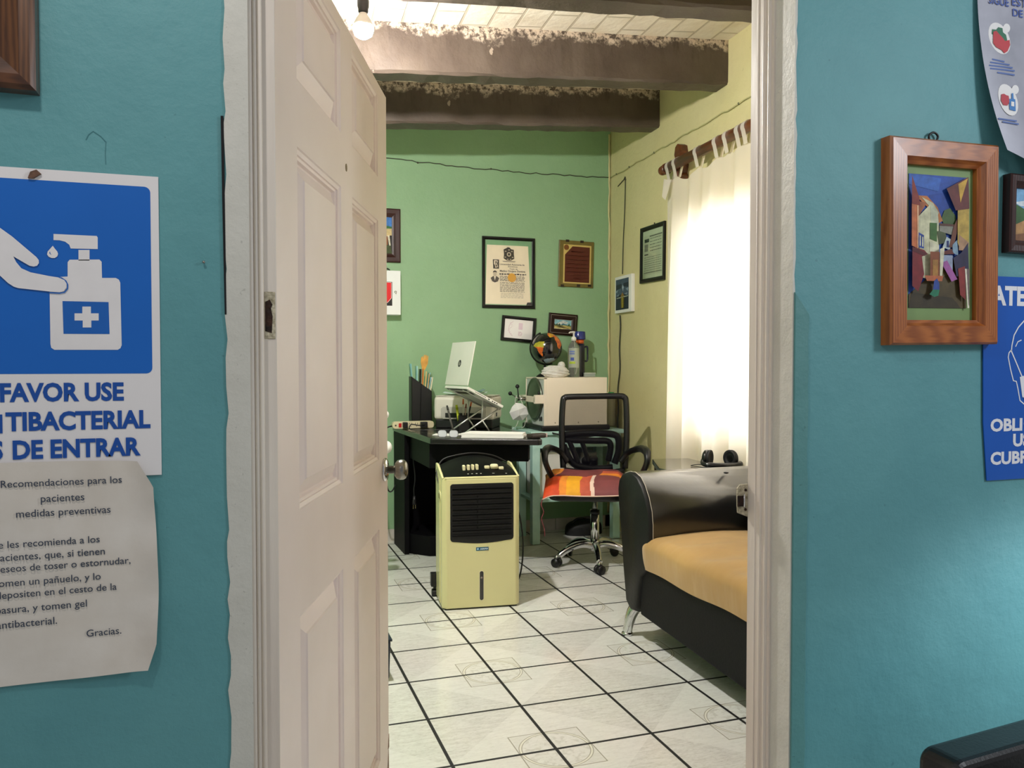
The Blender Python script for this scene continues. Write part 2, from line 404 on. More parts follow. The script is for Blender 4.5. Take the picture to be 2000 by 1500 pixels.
def glassp(t, w, h, fw, y): g = MB(); g.add([(-w / 2 + fw * .9, y, fw * .9), (w / 2 - fw * .9, y, fw * .9), (w / 2 - fw * .9, y, h - fw * .9), (-w / 2 + fw * .9, y, h - fw * .9)], [(0, 1, 2, 3)], GLASS); return g.build('glass', t, recalc=False)
def art(fl, x0, z0, w, h, items):                                     # polygons given in 0..1 coordinates
    for c, pts in items: fl.p(paint(c), [(x0 + a * w, z0 + b * h) for a, b in pts])
    return fl

# ================================================================== THE SETTING
def struct(o): o['kind'] = 'structure'; return o
b = MB(); b.b2((-2.6, -2.6, -.1), (4.2, 5.9, 0), floor_mat()); struct(b.build('floor', origin=(0, 0, 0)))
# front wall (teal towards the viewer, cream inside) with the doorway
XL, XR = .0165, .969
b = MB()
for lo, hi in (((-2.6, YW, 0), (XL, YI, 3.15)), ((XR, YW, 0), (3.2, YI, 3.15)), ((XL, YW, 2.06), (XR, YI, 3.15))):
    x0, x1, z0, z1 = lo[0], hi[0], lo[2], hi[2]
    P = lambda y: [(x0, y, z0), (x1, y, z0), (x1, y, z1), (x0, y, z1)]
    b.add(P(YW), [(0, 1, 2, 3)], TEAL); b.add(P(YI), [(3, 2, 1, 0)], CREAM)
    b.add(P(YW) + P(YI), [(0, 1, 5, 4), (1, 2, 6, 5), (2, 3, 7, 6), (3, 0, 4, 7)], WHITEP)
wf = struct(b.build('wall_front', recalc=False, origin=(0, YW, 0)))
b = MB(); b.b2((-2.6, YB, 0), (3.2, YB + .15, 3.3), GREEN); struct(b.build('wall_back', origin=(0, YB, 0)))
b = MB(); b.b2((-1.35, YI, 0), (-1.2, YB, 3.3), GREEN); struct(b.build('wall_left'))
# yellow wall with the window opening
WS0, WS1, WZ0, WZ1 = 1.27, 2.75, .85, 2.04
b = MB()
SE = 4.4
def wallbox(s0, s1, z0, z1, th=.2):
    c = [rw(s0, z0), rw(s1, z0), rw(s1, z1), rw(s0, z1)]; d = [p - WN * th for p in c]
    b.add(c + d, [(0, 1, 2, 3), (7, 6, 5, 4), (0, 4, 5, 1), (1, 5, 6, 2), (2, 6, 7, 3), (3, 7, 4, 0)], YELLOW)
wallbox(-.02, WS0, 0, 3.3); wallbox(WS1, SE, 0, 3.3); wallbox(WS0, WS1, 0, WZ0); wallbox(WS0, WS1, WZ1, 3.3)
struct(b.build('wall_right', origin=tuple(CORN)))
# plaster ridge where the two inner walls meet
rj = random.Random(3); pts = [(2.628 + rj.uniform(-.004, .004), YB - .006, .1 + i * .06) for i in range(48)]
b = MB(); b.tube(pts, [.006 + rj.uniform(0, .004) for _ in pts], YELLOW, 6); struct(b.build('trim_5'))
# ceiling (pitched, white-washed brick)
SL = .078
zc = lambda x: 2.985 + SL * (x - 2.6)
b = MB(); c4 = [(-1.3, YI, zc(-1.3)), (3.1, YI, zc(3.1)), (3.1, YB, zc(3.1)), (-1.3, YB, zc(-1.3))]
b.add(c4 + [(x, y, z + .1) for x, y, z in c4], [(3, 2, 1, 0), (4, 5, 6, 7), (0, 1, 5, 4), (1, 2, 6, 5), (2, 3, 7, 6), (3, 0, 4, 7)], ceil_mat()); struct(b.build('ceiling', origin=(0, 3, 2.8)))
# skirting tiles
SKIRT = mat('skirting_tile', '#d8cfc8', .25, var=.08, vs=9)
b = MB()
for i in range(14): b.b2((-1.18 + i * .34 * .995, YB - .012, 0), (-1.18 + (i + 1) * .34 * .995 - .006 if i < 13 else 2.6, YB, .083), SKIRT)
struct(b.build('baseboard_back'))

# window behind the curtain
b = MB()
def wbar(s0, s1, z0, z1, o0, o1, m):
    c = [rw(s, z, o) for o in (o0, o1) for s, z in ((s0, z0), (s1, z0), (s1, z1), (s0, z1))]
    b.add(c, [(0, 1, 2, 3), (7, 6, 5, 4), (0, 4, 5, 1), (1, 5, 6, 2), (2, 6, 7, 3), (3, 7, 4, 0)], m)
wt = thing('window_1', None, None, rw(2.0, WZ0, -.12)); struct(wt)
for s0, s1, z0, z1 in ((WS0, WS0 + .05, WZ0, WZ1), (WS1 - .05, WS1, WZ0, WZ1), (WS0, WS1, WZ0, WZ0 + .05), (WS0, WS1, WZ1 - .05, WZ1), (1.98, 2.03, WZ0, WZ1)): wbar(s0, s1, z0, z1, -.15, -.10, FRAMEW)
b.build('window_frame', wt, world=True)
b = MB(); b.add([rw(WS0 + .04, WZ0 + .04, -.125), rw(WS1 - .04, WZ0 + .04, -.125), rw(WS1 - .04, WZ1 - .04, -.125), rw(WS0 + .04, WZ1 - .04, -.125)], [(0, 1, 2, 3)], GLASS); b.build('pane', wt, world=True, recalc=False)

# doorway trims
t = thing('trim_1', None, None, (.02, YW, 0)); struct(t)
rj = random.Random(11)
def ragged(x, lo, hi, step, amp): 
    out = []; z = lo
    while z < hi: out.append((x + rj.uniform(-amp, amp), z)); z += step * rj.uniform(.5, 1.5)
    return out + [(x, hi)]
e = ragged(-.0155, 0, 2.1, .03, .0022)
b = MB(); b.prism([(XL + .001, 0), (XL + .001, 2.1)] + e[::-1], YW - .0025, YW + .01, WHITEP); b.build('plaster_edge', t, world=True)
b = MB(); b.prism([(-.0205, 1.585), (-.0165, 1.585), (-.0150, 1.30), (-.0175, 1.30), (-.0195, 1.47)], YW - .0032, YW - .0024, mat('gap_shade', '#07060a', .8)); b.build('gap_shade', t, world=True)  # thin proud strip, near-black to paint the shade inside a slot
b = MB()                                                               # timber jamb with stop and beads
b.b2((XL, 1.288, 0), (.0375, 1.376, 2.06), FRAMEW); b.b2((.036, 1.304, 0), (.0575, 1.376, 2.06), FRAMEW)
for x, y, r in ((.0195, 1.288, .0045), (.027, 1.288, .003), (.0345, 1.289, .0038)): b.tube([(x, y, 0), (x, y, 2.06)], r, FRAMEW, 10)
b.build('jamb', t, world=True, bevel=.0015)
RUST = mat('rusty_metal', '#3c2317', .7, .3, var=.3, vs=80, bump=.4, bs=200, c2='#17100c')
OLDP = mat('chipped_paint_metal', '#cfc6ae', .6, 0, var=.2, vs=140, bump=.4, bs=300, c2='#8d8468')
z0 = on_y(530, 662, 1.304).z; z1 = on_y(530, 570, 1.304).z
b = MB(); b.b2((.0395, 1.3022, z0), (.0555, 1.3042, z1), OLDP); b.build('strike_plate', t, world=True, bevel=.001)
b = MB(); b.prism([(.0402, z0 + .012), (.0498, z0 + .009), (.0512, z0 + .035), (.0488, z0 + .047), (.0512, z1 - .02), (.047, z1 - .012), (.0402, z1 - .016)], 1.3014, 1.3023, RUST); b.build('bolt_hole', t, world=True)

t = thing('trim_2', None, None, (.965, YW, 0)); struct(t)
e1 = ragged(.9705, 0, 2.1, .03, .002); e2 = ragged(1.0, 0, 1.32, .035, .0015)
b = MB(); b.prism([(XR - .003, 0), (XR - .003, 2.1)] + e1[::-1], YW - .002, YW + .06, WHITEP); b.build('plaster_edge', t, world=True)
b = MB(); b.prism([(XR, 0), (XR, 1.36)] + e2[::-1], YW - .0055, YW + .004, TEAL2); b.build('plaster_patch', t, world=True, bevel=.0015)
b = MB(); b.b2((.962, 1.304, 0), (.99, 1.376, 2.06), FRAMEW)
for y, r in ((1.3335, .0036), (1.316, .0045), (1.352, .002)): b.tube([(.9625, y, 0), (.9625, y, 2.06)], r, FRAMEW, 10)
b.build('jamb', t, world=True, bevel=.0015)
t = thing('trim_3', None, None, (.5, 1.34, 2.03)); struct(t)
b = MB(); b.b2((XL, 1.29, 2.035), (XR, 1.376, 2.065), FRAMEW); b.build('door_head', t, world=True)

# old hinge leaf on the right jamb
t = thing('door_hinge', 'rusty chipped hinge leaf sticking out of the right white door jamb', 'hinge', (.952, 1.38, .92))
b = MB(); b.prism([(.940, .931), (.9625, .922), (.9625, .988), (.944, .987), (.9385, .98), (.9385, .945)], 1.3765, 1.380, OLDP); b.build('leaf', t, world=True)
b = MB(); b.b2((.9385, 1.3745, .944), (.953, 1.377, .965), RUST); b.build('bare_plate', t, world=True)
b = MB(); b.tube([(.9535, 1.375, .942), (.9535, 1.375, .968)], .0022, CHROME, 10); b.build('pin', t, world=True)
b = MB()
for z in (.937, .976): b = MB(); b.ball((.957, 1.376, z), .003, RUST, 8); b.build('screw', t, world=True)

# the six-panel door, standing open
P0 = V((.0584, 1.40, 0)); DA = math.radians(69.86); DL = 1.035
d = thing('door_1', None, None, (P0.x, P0.y, .03), DA); struct(d)
DT = 2.0 - .03
b = MB()
xs = [0, .135, .473, .585, .905, DL]; zs = [0, .08, .735, .929, 1.592, 1.712, 1.937, DT]
panels = [(1, 1), (3, 1), (1, 3), (3, 3), (1, 5), (3, 5)]
for i in range(5):
    for j in range(7):
        x0, x1, za, zb = xs[i], xs[i + 1], zs[j], zs[j + 1]
        if (i, j) not in panels:
            b.add([(x0, 0, za), (x1, 0, za), (x1, 0, zb), (x0, 0, zb)], [(0, 1, 2, 3)], DOORW)
        else:
            L = [(0, 0), (.002, -.003), (.009, -.006), (.0095, -.010), (.015, -.011), (.017, -.018), (.021, -.018), (.050, -.004), (.052, -.001)]
            R = [[(x0 + k, -y, za + k), (x1 - k, -y, za + k), (x1 - k, -y, zb - k), (x0 + k, -y, zb - k)] for k, y in L]
            for q in range(len(R) - 1):
                for k in range(4): b.add([R[q][k], R[q][(k + 1) % 4], R[q + 1][(k + 1) % 4], R[q + 1][k]], [(0, 1, 2, 3)], DOORW)
            b.add(R[-1], [(0, 1, 2, 3)], DOORW)
b.add([(0, .04, 0), (DL, .04, 0), (DL, .04, DT), (0, .04, DT)], [(3, 2, 1, 0)], DOORW)
b.add([(0, 0, 0), (DL, 0, 0), (DL, 0, DT), (0, 0, DT), (0, .04, 0), (DL, .04, 0), (DL, .04, DT), (0, .04, DT)], [(0, 4, 5, 1), (1, 5, 6, 2), (2, 6, 7, 3), (3, 7, 4, 0)], DOORW)
b.build('door_leaf', d, merge=True, recalc=True)
ky = MX.Translation(V((.979, 0, .892))) @ MX.Rotation(PI / 2, 4, 'X')
b = MB(); b.lathe([(0, 0), (.033, 0), (.034, .004), (.030, .009), (.016, .012), (0, .012)], CHROME, 32, ky); rs = b.build('door_knob', d)
tag(rs, 'brushed steel door knob')
b = MB(); b.lathe([(.0, .01), (.0115, .01), (.0115, .030), (.020, .033), (.0265, .038), (.029, .047), (.0285, .056), (.025, .063), (.017, .067), (0, .068)], STEEL, 36, ky); b.build('knob_grip', rs)
kb = MX.Translation(V((.979, .04, .892))) @ MX.Rotation(-PI / 2, 4, 'X')
b = MB(); b.lathe([(0, 0), (.033, 0), (.030, .009), (.0115, .012), (.0115, .03), (.027, .04), (.029, .05), (.022, .064), (0, .067)], STEEL, 28, kb); b.build('knob_grip', rs)
b = MB(); b.prism(circ(.523, 1.646, .0075, 12, .009), -.001, .004, mat('brass_viewer', '#7d6a52', .4, .6)); b.build('peephole', d)
BUMP = mat('worn_door_edge', '#8a6a50', .7, var=.2, vs=60)
b = MB()
for x, z, w, hh in ((DL - .012, .02, .010, .03), (DL - .006, .075, .005, .02)): b.prism([(x - w, z - hh), (x + .011, z - hh), (x + .011, z + hh), (x + .002, z + hh * .4)], -.0009, .0005, BUMP)
b.build('worn_corner', d)

# ceiling beams
BM = beam_mat()
for k, (y0, y1, lab) in enumerate(((4.69, 4.83, 'brown painted ceiling beam farthest back, above the green wall'), (3.845, 3.985, 'brown stained ceiling beam behind the glowing bulb, second from the green wall'), (2.93, 3.07, 'dark brown ceiling beam at the very top of the doorway view'))):
    xr = CORN.x - (YB - (y0 + y1) / 2) * math.tan(WA) + .03; x0 = -1.2
    rj = random.Random(k + 5); n = 60; Lb = (xr - x0) / math.cos(SL); th = math.atan(SL)
    if k == 2: x0 = -1.2
    hb = .232
    def ring(i):
        t_ = i / n * Lb; j = lambda a: rj.uniform(-a, a)
        return [(t_, y0 - (y0 + y1) / 2 + j(.003), j(.004)), (t_, y0 - (y0 + y1) / 2 + .012 + j(.003), -.012 + j(.004)), (t_, (y1 - y0) / 2 - .012 + j(.003), -.012 + j(.004)), (t_, (y1 - y0) / 2 + j(.003), j(.003)), (t_, (y1 - y0) / 2, hb), (t_, -(y1 - y0) / 2 + j(.002), hb)]
    vs, fs = [], []
    for i in range(n + 1): vs += ring(i)
    for i in range(n):
        for q in range(6): fs.append((i * 6 + q, i * 6 + (q + 1) % 6, i * 6 + 6 + (q + 1) % 6, i * 6 + 6 + q))
    fs += [list(range(6)), list(range(n * 6 + 5, n * 6 - 1, -1))]
    zb = 2.76 + SL * (x0 - 2.6)
    b = MB(); b.add(vs, fs, BM)
    o = b.build('ceiling_beam', origin=(0, 0, 0)); o.location = (x0, (y0 + y1) / 2, zb); o.rotation_euler = (0, -th, 0)
    tag(o, lab, 'beam', 'painted beams under the brick ceiling')

# hanging bulb (the room's lamp)
t = thing('hanging_bulb', 'glowing white light bulb hanging in a black socket under the ceiling', 'light bulb', (.484, 3.28, 2.50))
bl = bpy.data.materials.new('lit_bulb_glass'); bl.use_nodes = True
bp = bl.node_tree.nodes['Principled BSDF']; bp.inputs['Base Color'].default_value = (1, 1, 1, 1); bp.inputs['Emission Color'].default_value = (1, .97, .92, 1); bp.inputs['Emission Strength'].default_value = 3000
b = MB(); b.lathe([(0, -.042), (.018, -.039), (.033, -.028), (.04, -.010), (.0405, .004), (0, .004)], bl, 28, MX.Translation(V((.484, 3.28, 2.560)))); b.build('bulb_glass', t, world=True)
b = MB(); b.lathe([(0, .0045), (.0405, .0045), (.038, .016), (.028, .036), (.017, .052), (.0135, .062), (0, .062)], WPLAST, 28, MX.Translation(V((.484, 3.28, 2.560)))); b.build('bulb_collar', t, world=True)
b = MB(); b.lathe([(0, .058), (.0165, .058), (.020, .064), (.020, .075), (.023, .083), (.024, .105), (.020, .125), (.011, .135), (.006, .15), (0, .15)], DARK, 20, MX.Translation(V((.484, 3.28, 2.560)))); b.build('socket', t, world=True)
b = MB(); b.tube(bez([(.484, 3.28, 2.70), (.487, 3.275, 2.76), (.482, 3.28, zc(.48))]), .004, DARK, 6); b.build('cord', t, world=True)

# ================================================================== FRONT ROOM: things on the teal wall
def wy(px, py): q = on_y(px, py, YW - .004); return q.x, q.z
def wtext(fl, body, px0, px1, pyb, c, cap_px=None, bold=0, **k):
    x0, z = wy(px0, pyb); x1, _ = wy(px1, pyb); cap = None
    if cap_px: cap = wy(px0, pyb - cap_px)[1] - z
    fl.text(body, x0, x1, z, c, cap, bold, **k)
BLUE, SGW = '#0a63bd', '#f0ecec'
# hand sanitizer sign
t = thing('sanitizer_sign', 'white and blue sign of a hand under a pump bottle, left of the doorway', 'sign', (-.285, YW - .002, 1.071))
x0, x1, z0, z1 = -.468, -.104, 1.071, 1.4915
b = MB(); b.b2((x0, YW - .003, z0), (x1, YW - .0012, z1), mat('sign_board_white', SGW, .45, var=.01)); b.build('board', t, world=True)
f = Flat(YW - .003, .00025)
fx0, fx1, fz0, fz1 = -.456, -.1145, 1.215, 1.4765
f.p(mat('sign_blue', '#0668c8', .4, var=.04, vs=3), [(p[0], p[1]) for p in rrect(fx1 - fx0, fz1 - fz0, .008, (fx0 + fx1) / 2, (fz0 + fz1) / 2)]); f.build('blue_field', t, world=True)
f = Flat(YW - .0034, .00025)
def wp(pts, s=2.5, ox=0, oy=300): return [wy(ox + x / s, oy + y / s) for x, y in pts]
f.p(SGW, wp([(330, 530), (340, 518), (485, 517), (496, 528), (498, 607), (565, 607), (580, 615), (587, 630), (594, 935), (588, 950), (575, 958), (265, 958), (250, 948), (246, 930), (241, 605), (330, 600)]))
f.p(SGW, wp([(383, 470), (437, 470), (437, 522), (383, 522)]), up=False)
f.p(SGW, wp([(261, 392), (472, 402), (477, 410), (477, 466), (345, 463), (338, 445), (318, 430), (290, 423), (261, 422)]), up=False)
f.p(BLUE, wp([(305, 720), (530, 725), (535, 881), (310, 880)]))
f.p(SGW, wp([(402, 747), (444, 747), (444, 780), (482, 780), (482, 815), (446, 815), (446, 849), (404, 849), (404, 815), (364, 815), (364, 780), (402, 780)]))
f.p(SGW, wp([(258, 450), (268, 464), (280, 478), (284, 490), (280, 502), (268, 510), (252, 510), (238, 504), (230, 492), (233, 478), (244, 466)]))
f.p(BLUE, wp([(244, 478), (247, 488), (252, 494), (244, 490), (241, 484)]))
hand = [(-140, 250), (0, 362), (60, 405), (178, 505), (190, 520), (191, 535), (182, 548), (165, 552), (145, 548), (105, 525), (66, 502), (80, 530), (105, 560), (150, 580), (240, 598), (285, 605), (315, 618), (326, 635), (325, 655), (312, 672), (290, 677), (245, 674), (90, 657), (68, 650), (40, 632), (0, 595), (-140, 500)]
f.line(BLUE, wp([(265, 600), (300, 607), (322, 622), (331, 640), (330, 660), (316, 677), (292, 682), (240, 679)]), .0016)
f.p(SGW, wp(hand))
f.build('pictogram', t, world=True)
f = Flat(YW - .0034, .00025); TB = '#0a4fa8'
wtext(f, 'FAVOR USE', 0, 242, 784, TB, 36, .038); wtext(f, 'POR', -92, -12, 787, TB, 36, .038, up=False)
wtext(f, 'TIBACTERIAL', 11, 294, 841, TB, 36, .038); wtext(f, 'AN', -52, 5, 846, TB, 36, .038, up=False)
wtext(f, 'DE ENTRAR', 25, 275, 896, TB, 36, .038); wtext(f, 'ANTES', -135, 6, 900, TB, 36, .038, up=False)
f.build('lettering', t, world=True)
o = MB(); o.prism([wy(55, 348), wy(60, 336), wy(72, 332), wy(81, 340), wy(66, 349)], YW - .007, YW - .003, mat('rusty_tack', '#6b4a38', .6, var=.2, vs=200), smooth=False)
tag(o.build('tack'), 'small rusty tack at the top edge of the hand sanitizer sign', 'tack')

# paper notice, corners curling off the wall
nz1, nz0, nx1, nx0 = 1.096, .793, -.115, -.425
def notice(u, v):
    x = nx0 + (nx1 - nx0) * u; z = nz0 + (nz1 - nz0) * v
    x += .006 * math.exp(-((v - .42) / .35) ** 2) * u ** 6 - .010 * u ** 8 * max(0, (.12 - v) / .12) - .020 * u ** 8 * max(0, (v - .88) / .12)
    z += .004 * u ** 3 * (1 - v) - .004 * u ** 4 * v
    y = YW - .0062 - .010 * max(0, (u - .90) / .1) ** 1.5 * (.35 + .65 * (math.sin(v * 9) ** 2)) - .012 * max(0, u - .6) * max(0, .2 - v) * 8 - .0012 * math.sin(11 * u + 5 * v) * math.sin(7 * v + 1)
    return (x, y, z)
t = thing('paper_notice', 'creased white paper notice with Spanish text, taped below the hand sanitizer sign', 'notice', (-.27, YW - .005, nz0))
b = MB(); b.grid(notice, 40, 40, mat('aged_paper', '#e6dfd6', .8, var=.03, vs=8, bump=.12, bs=14, c2='#d9cfc2')); b.build('sheet', t, world=True, recalc=False)
TN = '#3d4656'
for body, a, c, yb in (('Recomendaciones para los', 3, 239, 952), ('pacientes', 81, 166, 980), ('medidas preventivas', 33, 217, 1010), ('Se les recomienda a los', -12, 196, 1071), ('pacientes, que, si tienen', -9, 206, 1096), ('deseos de toser o estornudar,', -9, 256, 1118), ('tomen un pañuelo, y lo', -9, 198, 1146), ('depositen en el cesto de la', -6, 229, 1169), ('basura, y tomen gel', -6, 171, 1198), ('antibacterial.', -5, 113, 1227), ('Gracias.', 170, 238, 1242)):
    f = Flat(YW - .0083, .00008); wtext(f, body, a, c, yb, TN, None, .006, up=False); f.build('text_line', t, world=True)

# wooden frame at the top left corner
c, w, h, a = V((-.43, 1.80)), .36, .42, 0
t, w, h = framed('picture_frame', 'brown wooden picture frame cut off by the top left corner of the photo', 'picture frame', ('y', YW), (c, w, h, a), .058, .030, wood('brown_frame_wood', '#6e431f', '#472509', .35, (16, 16, 2)), wood('brown_frame_wood_across', '#5e3517', '#3c1d08', .35, (2, 16, 16)), prof=[(0, 0), (0, .022), (.006, .027), (.018, .028), (.044, .017), (.05, .02), (.058, .017), (.058, 0)])
f = Flat(-.004, .0004); f.rect('#7f8f77', -w / 2 + .05, .05, w / 2 - .05, h - .05); f.build('picture', t)

# nail and crack on the left of the teal wall
b = MB(); x, z = wy(398, 512); b.lathe([(0, 0), (.0011, 0), (.0011, .004), (.002, .0045), (.002, .006), (0, .006)], STEEL, 10, MX.Translation(V((x, YW, z))) @ MX.Rotation(PI / 2, 4, 'X'))
tag(b.build('nail'), 'tiny nail in the teal wall between the sanitizer sign and the door frame', 'nail')
f = Flat(YW - .0003, .0002); CRK = mat('hairline_crack', '#3f7c82', .7)
f.line(CRK, [wy(167, 272), wy(172, 262), wy(181, 255), wy(196, 265), wy(207, 277)], .0011); f.line(CRK, [wy(206, 278), wy(205, 300), wy(206, 320)], .0007, up=False)
f.build('crack', wf, world=True)

# big painting on the right
pf = fit_y([(1735, 262), (1943, 286), (1953, 670), (1740, 676)], YW - .022)
t, w, h = framed('framed_painting', 'orange-brown wooden frame holding a painting of a village street, right of the doorway', 'painting', ('y', YW), pf, .048, .028, ORANGEW, ORANGEWH, prof=[(0, 0), (0, .022), (.004, .027), (.036, .028), (.042, .020), (.048, .016), (.048, 0)])
f = Flat(-.006, .0004); f.rect('#7d9a5d', -w / 2 + .04, .04, w / 2 - .04, h - .04); f.build('mat_board', t)
f = Flat(-.0068, .00025); aw, ah = w - .124, h - .136
ax, az = -w / 2 + .060, .072
art(f, ax, az, aw, ah, [('#2a55b0', [(0, 0), (1, 0), (1, 1), (0, 1)]), ('#1e479f', [(.3, .72), (.85, .6), (.85, .9), (.35, .85)]), ('#3a6cc4', [(0, .92), (.5, .88), (.55, .98), (0, 1)]),
 ('#514322', [(0, 0), (1, 0), (1, .3), (.62, .42), (.3, .22), (0, .1)]), ('#3a3119', [(0, 0), (.9, 0), (.75, .08), (.3, .1), (.05, .12)]), ('#65552c', [(.42, .22), (.75, .26), (.62, .40), (.5, .36)]),
 ('#47622f', [(.55, .68), (.6, .74), (.7, .76), (.8, .7), (.8, .62), (.6, .62)]), ('#c1763d', [(.1, .84), (.3, .84), (.48, .76), (.57, .66), (.5, .64), (.4, .72), (.2, .8)]), ('#9a5a33', [(.1, .8), (.3, .79), (.15, .68), (.08, .68)]), ('#c9c4a0', [(.2, .83), (.4, .79), (.5, .72), (.48, .7), (.3, .78)]),
 ('#d8d6b0', [(.1, .66), (.35, .78), (.5, .62), (.5, .28), (.28, .22), (.12, .24)]), ('#c9cdb0', [(.35, .78), (.47, .74), (.5, .62), (.36, .62)]), ('#e4e0c0', [(.34, .50), (.50, .47), (.50, .40), (.34, .42)]), ('#3f6a2b', [(.34, .64), (.46, .64), (.46, .5), (.34, .52)]), ('#4c5735', [(.46, .58), (.6, .58), (.64, .5), (.5, .48)]),
 ('#8d8c7e', [(.5, .64), (.76, .62), (.76, .55), (.5, .58)]), ('#5a3526', [(.5, .64), (.78, .635), (.78, .62), (.5, .62)]), ('#b7c6c8', [(.55, .46), (.62, .54), (.7, .52), (.68, .44)]), ('#20306b', [(.62, .51), (.66, .51), (.66, .46), (.62, .46)]), ('#6e3f2a', [(.66, .46), (.74, .62), (.82, .7), (.82, .62), (.74, .46)]), ('#87a4b8', [(.72, .48), (.8, .52), (.82, .4), (.72, .42)]),
 ('#9aa5bd', [(.52, .40), (.72, .40), (.72, .28), (.6, .30), (.52, .34)]), ('#6b3028', [(.52, .42), (.7, .45), (.74, .41), (.52, .405)]), ('#a05a9a', [(.52, .34), (.62, .36), (.8, .22), (.7, .20)]), ('#c4a54c', [(.8, .76), (1, .76), (1, .5), (.84, .44), (.8, .5)]), ('#b08a6a', [(.82, .56), (1, .5), (.98, .44), (.82, .44)]), ('#2a2547', [(.72, .38), (.86, .42), (.98, .5), (1, .26), (.78, .24)]),
 ('#6a2f2c', [(.6, .90), (.98, 1), (1, .76), (.76, .74)]), ('#d3a740', [(.8, .94), (.97, .99), (.84, .80)]), ('#8a2c28', [(.8, .30), (.92, .32), (.94, .06), (.84, .1)]), ('#ece5cf', [(.92, .3), (.95, .3), (1, .0), (.97, 0)]), ('#74645e', [(.95, .3), (1, .3), (1, .02), (.99, .02)]),
 ('#c9703f', [(0, .78), (.11, .78), (.11, .44), (0, .46)]), ('#8a3426', [(0, .98), (.12, .82), (.14, .76), (0, .77)]), ('#e8b58c', [(.085, .76), (.11, .76), (.11, .44), (.09, .44)]), ('#27479c', [(.11, .56), (.2, .54), (.2, .44), (.11, .45)]), ('#d9d7b8', [(.125, .54), (.145, .535), (.145, .46), (.125, .46)]), ('#d9d7b8', [(.165, .53), (.185, .525), (.185, .455), (.165, .455)]),
 ('#7d1b20', [(0, .45), (.2, .43), (.26, .40), (.16, .38), (.2, .25), (.1, .12), (0, .16)]), ('#5d1418', [(0, .45), (.26, .405), (.2, .385), (0, .42)]), ('#8a4a26', [(.3, .42), (.46, .42), (.46, .22), (.3, .22)]), ('#b07d38', [(.34, .36), (.43, .36), (.43, .24), (.34, .24)]), ('#c06a40', [(.2, .24), (.52, .24), (.5, .20), (.24, .20)]), ('#ddd8b8', [(.46, .44), (.54, .46), (.5, .24), (.46, .24)]),
 ('#2c4a9a', [(.36, .2), (.41, .22), (.45, .18), (.45, .13), (.34, .13)]), ('#1f7a58', [(.34, .135), (.45, .135), (.43, .09), (.36, .08), (.28, .10)])])
f.build('canvas', t)
b = MB(); b.tube(bez([(-.02, -.004, h), (-.024, -.006, h + .012), (-.012, -.006, h + .019), (-.002, -.006, h + .012), (-.006, -.004, h)]), .0022, DARK, 6); b.build('hook', t)

# small painting at the right edge
pf = (V((1.477 + .105, 1.531)), .215, .158, -.01)
t, w, h = framed('framed_painting', 'small dark red framed landscape at the right photo edge beside the bigger painting', 'painting', ('y', YW), pf, .026, .020, DARKW, DARKW)
f = Flat(-.006, .0004); art(f, -w / 2 + .024, .024, w - .048, h - .048, [('#7fb4dc', [(0, 0), (1, 0), (1, 1), (0, 1)]), ('#dfeaf0', [(0, .72), (.3, .8), (.6, .72), (.5, .68), (.1, .66)]), ('#34602c', [(0, .7), (.15, .62), (.4, .5), (1, .55), (1, .2), (0, .2)]), ('#b98a55', [(0, .3), (.25, .45), (.6, .3), (1, .2), (1, 0), (0, 0)]), ('#8a5b38', [(0, .12), (.3, .2), (.5, 0), (0, 0)])]); f.build('canvas', t)

# blue face-mask sign
bx0, bz0, bz1 = 1.428, .990, 1.405
t = thing('face_mask_sign', 'blue sign with white lettering and a masked head outline at the right edge', 'sign', (1.58, YW - .002, bz0))
b = MB(); pl = [(bx0 - .006, bz1), (bx0 + .30, bz1), (bx0 + .30, bz0), (bx0 + .012, bz0), (bx0, bz0 + .12)]
b.prism(pl, YW - .0042, YW - .0022, mat('sign_board_blue', '#0a58b8', .3, var=.05, vs=4)); b.build('board', t, world=True)
f = Flat(YW - .0044, .0002); WH = '#ecebf0'
wtext(f, 'ATE', 1936, 2003, 594, WH, 37, .04); wtext(f, 'NCION', 2007, 2118, 590, WH, 37, .04, up=False)
f.build('heading', t, world=True); f = Flat(YW - .0046, .0002)
wtext(f, 'OBLI', 1934, 1996, 842, WH, 24, .04, up=False); wtext(f, 'GATORIO', 1999, 2105, 838, WH, 24, .04, up=False)
wtext(f, 'USAR', 1978, 2048, 871, WH, 24, .04, up=False); wtext(f, 'CUBREBOCAS', 1934, 2110, 907, WH, 24, .04, up=False); f.build('lettering', t, world=True)
f = Flat(YW - .0044, .0002); s2 = 3.49
q = lambda pts: [wy(1900 + x / s2, 520 + y / s2) for x, y in pts]
f.line(WH, q([(430, 325), (400, 335), (350, 370), (310, 415), (280, 470), (265, 540), (262, 580), (300, 670), (335, 755)]), .0028)
f.line(WH, q([(262, 570), (245, 590), (240, 620), (255, 700), (275, 780), (295, 785), (305, 830), (320, 915), (360, 950), (420, 985)]), .0026, up=False)
f.line(WH, q([(290, 548), (305, 515), (330, 503)]), .0022, up=False)
f.p(WH, q([(318, 755), (430, 720), (430, 950), (365, 930), (335, 890)])); f.p('#0d55ab', q([(338, 890), (362, 905), (430, 920), (430, 945), (372, 932), (345, 905)])); mir = lambda pts: q([(860 - x, z) for x, z in pts])
f.line(WH, mir([(430, 325), (400, 335), (350, 370), (310, 415), (280, 470), (265, 540), (262, 580), (300, 670), (335, 755)]), .0028)
f.line(WH, mir([(262, 570), (245, 590), (240, 620), (255, 700), (275, 780), (295, 785), (305, 830), (320, 915), (360, 950), (430, 985)]), .0026, up=False); f.p(WH, mir([(318, 755), (430, 720), (430, 950), (365, 930), (335, 890)]))
f.build('pictogram', t, world=True)

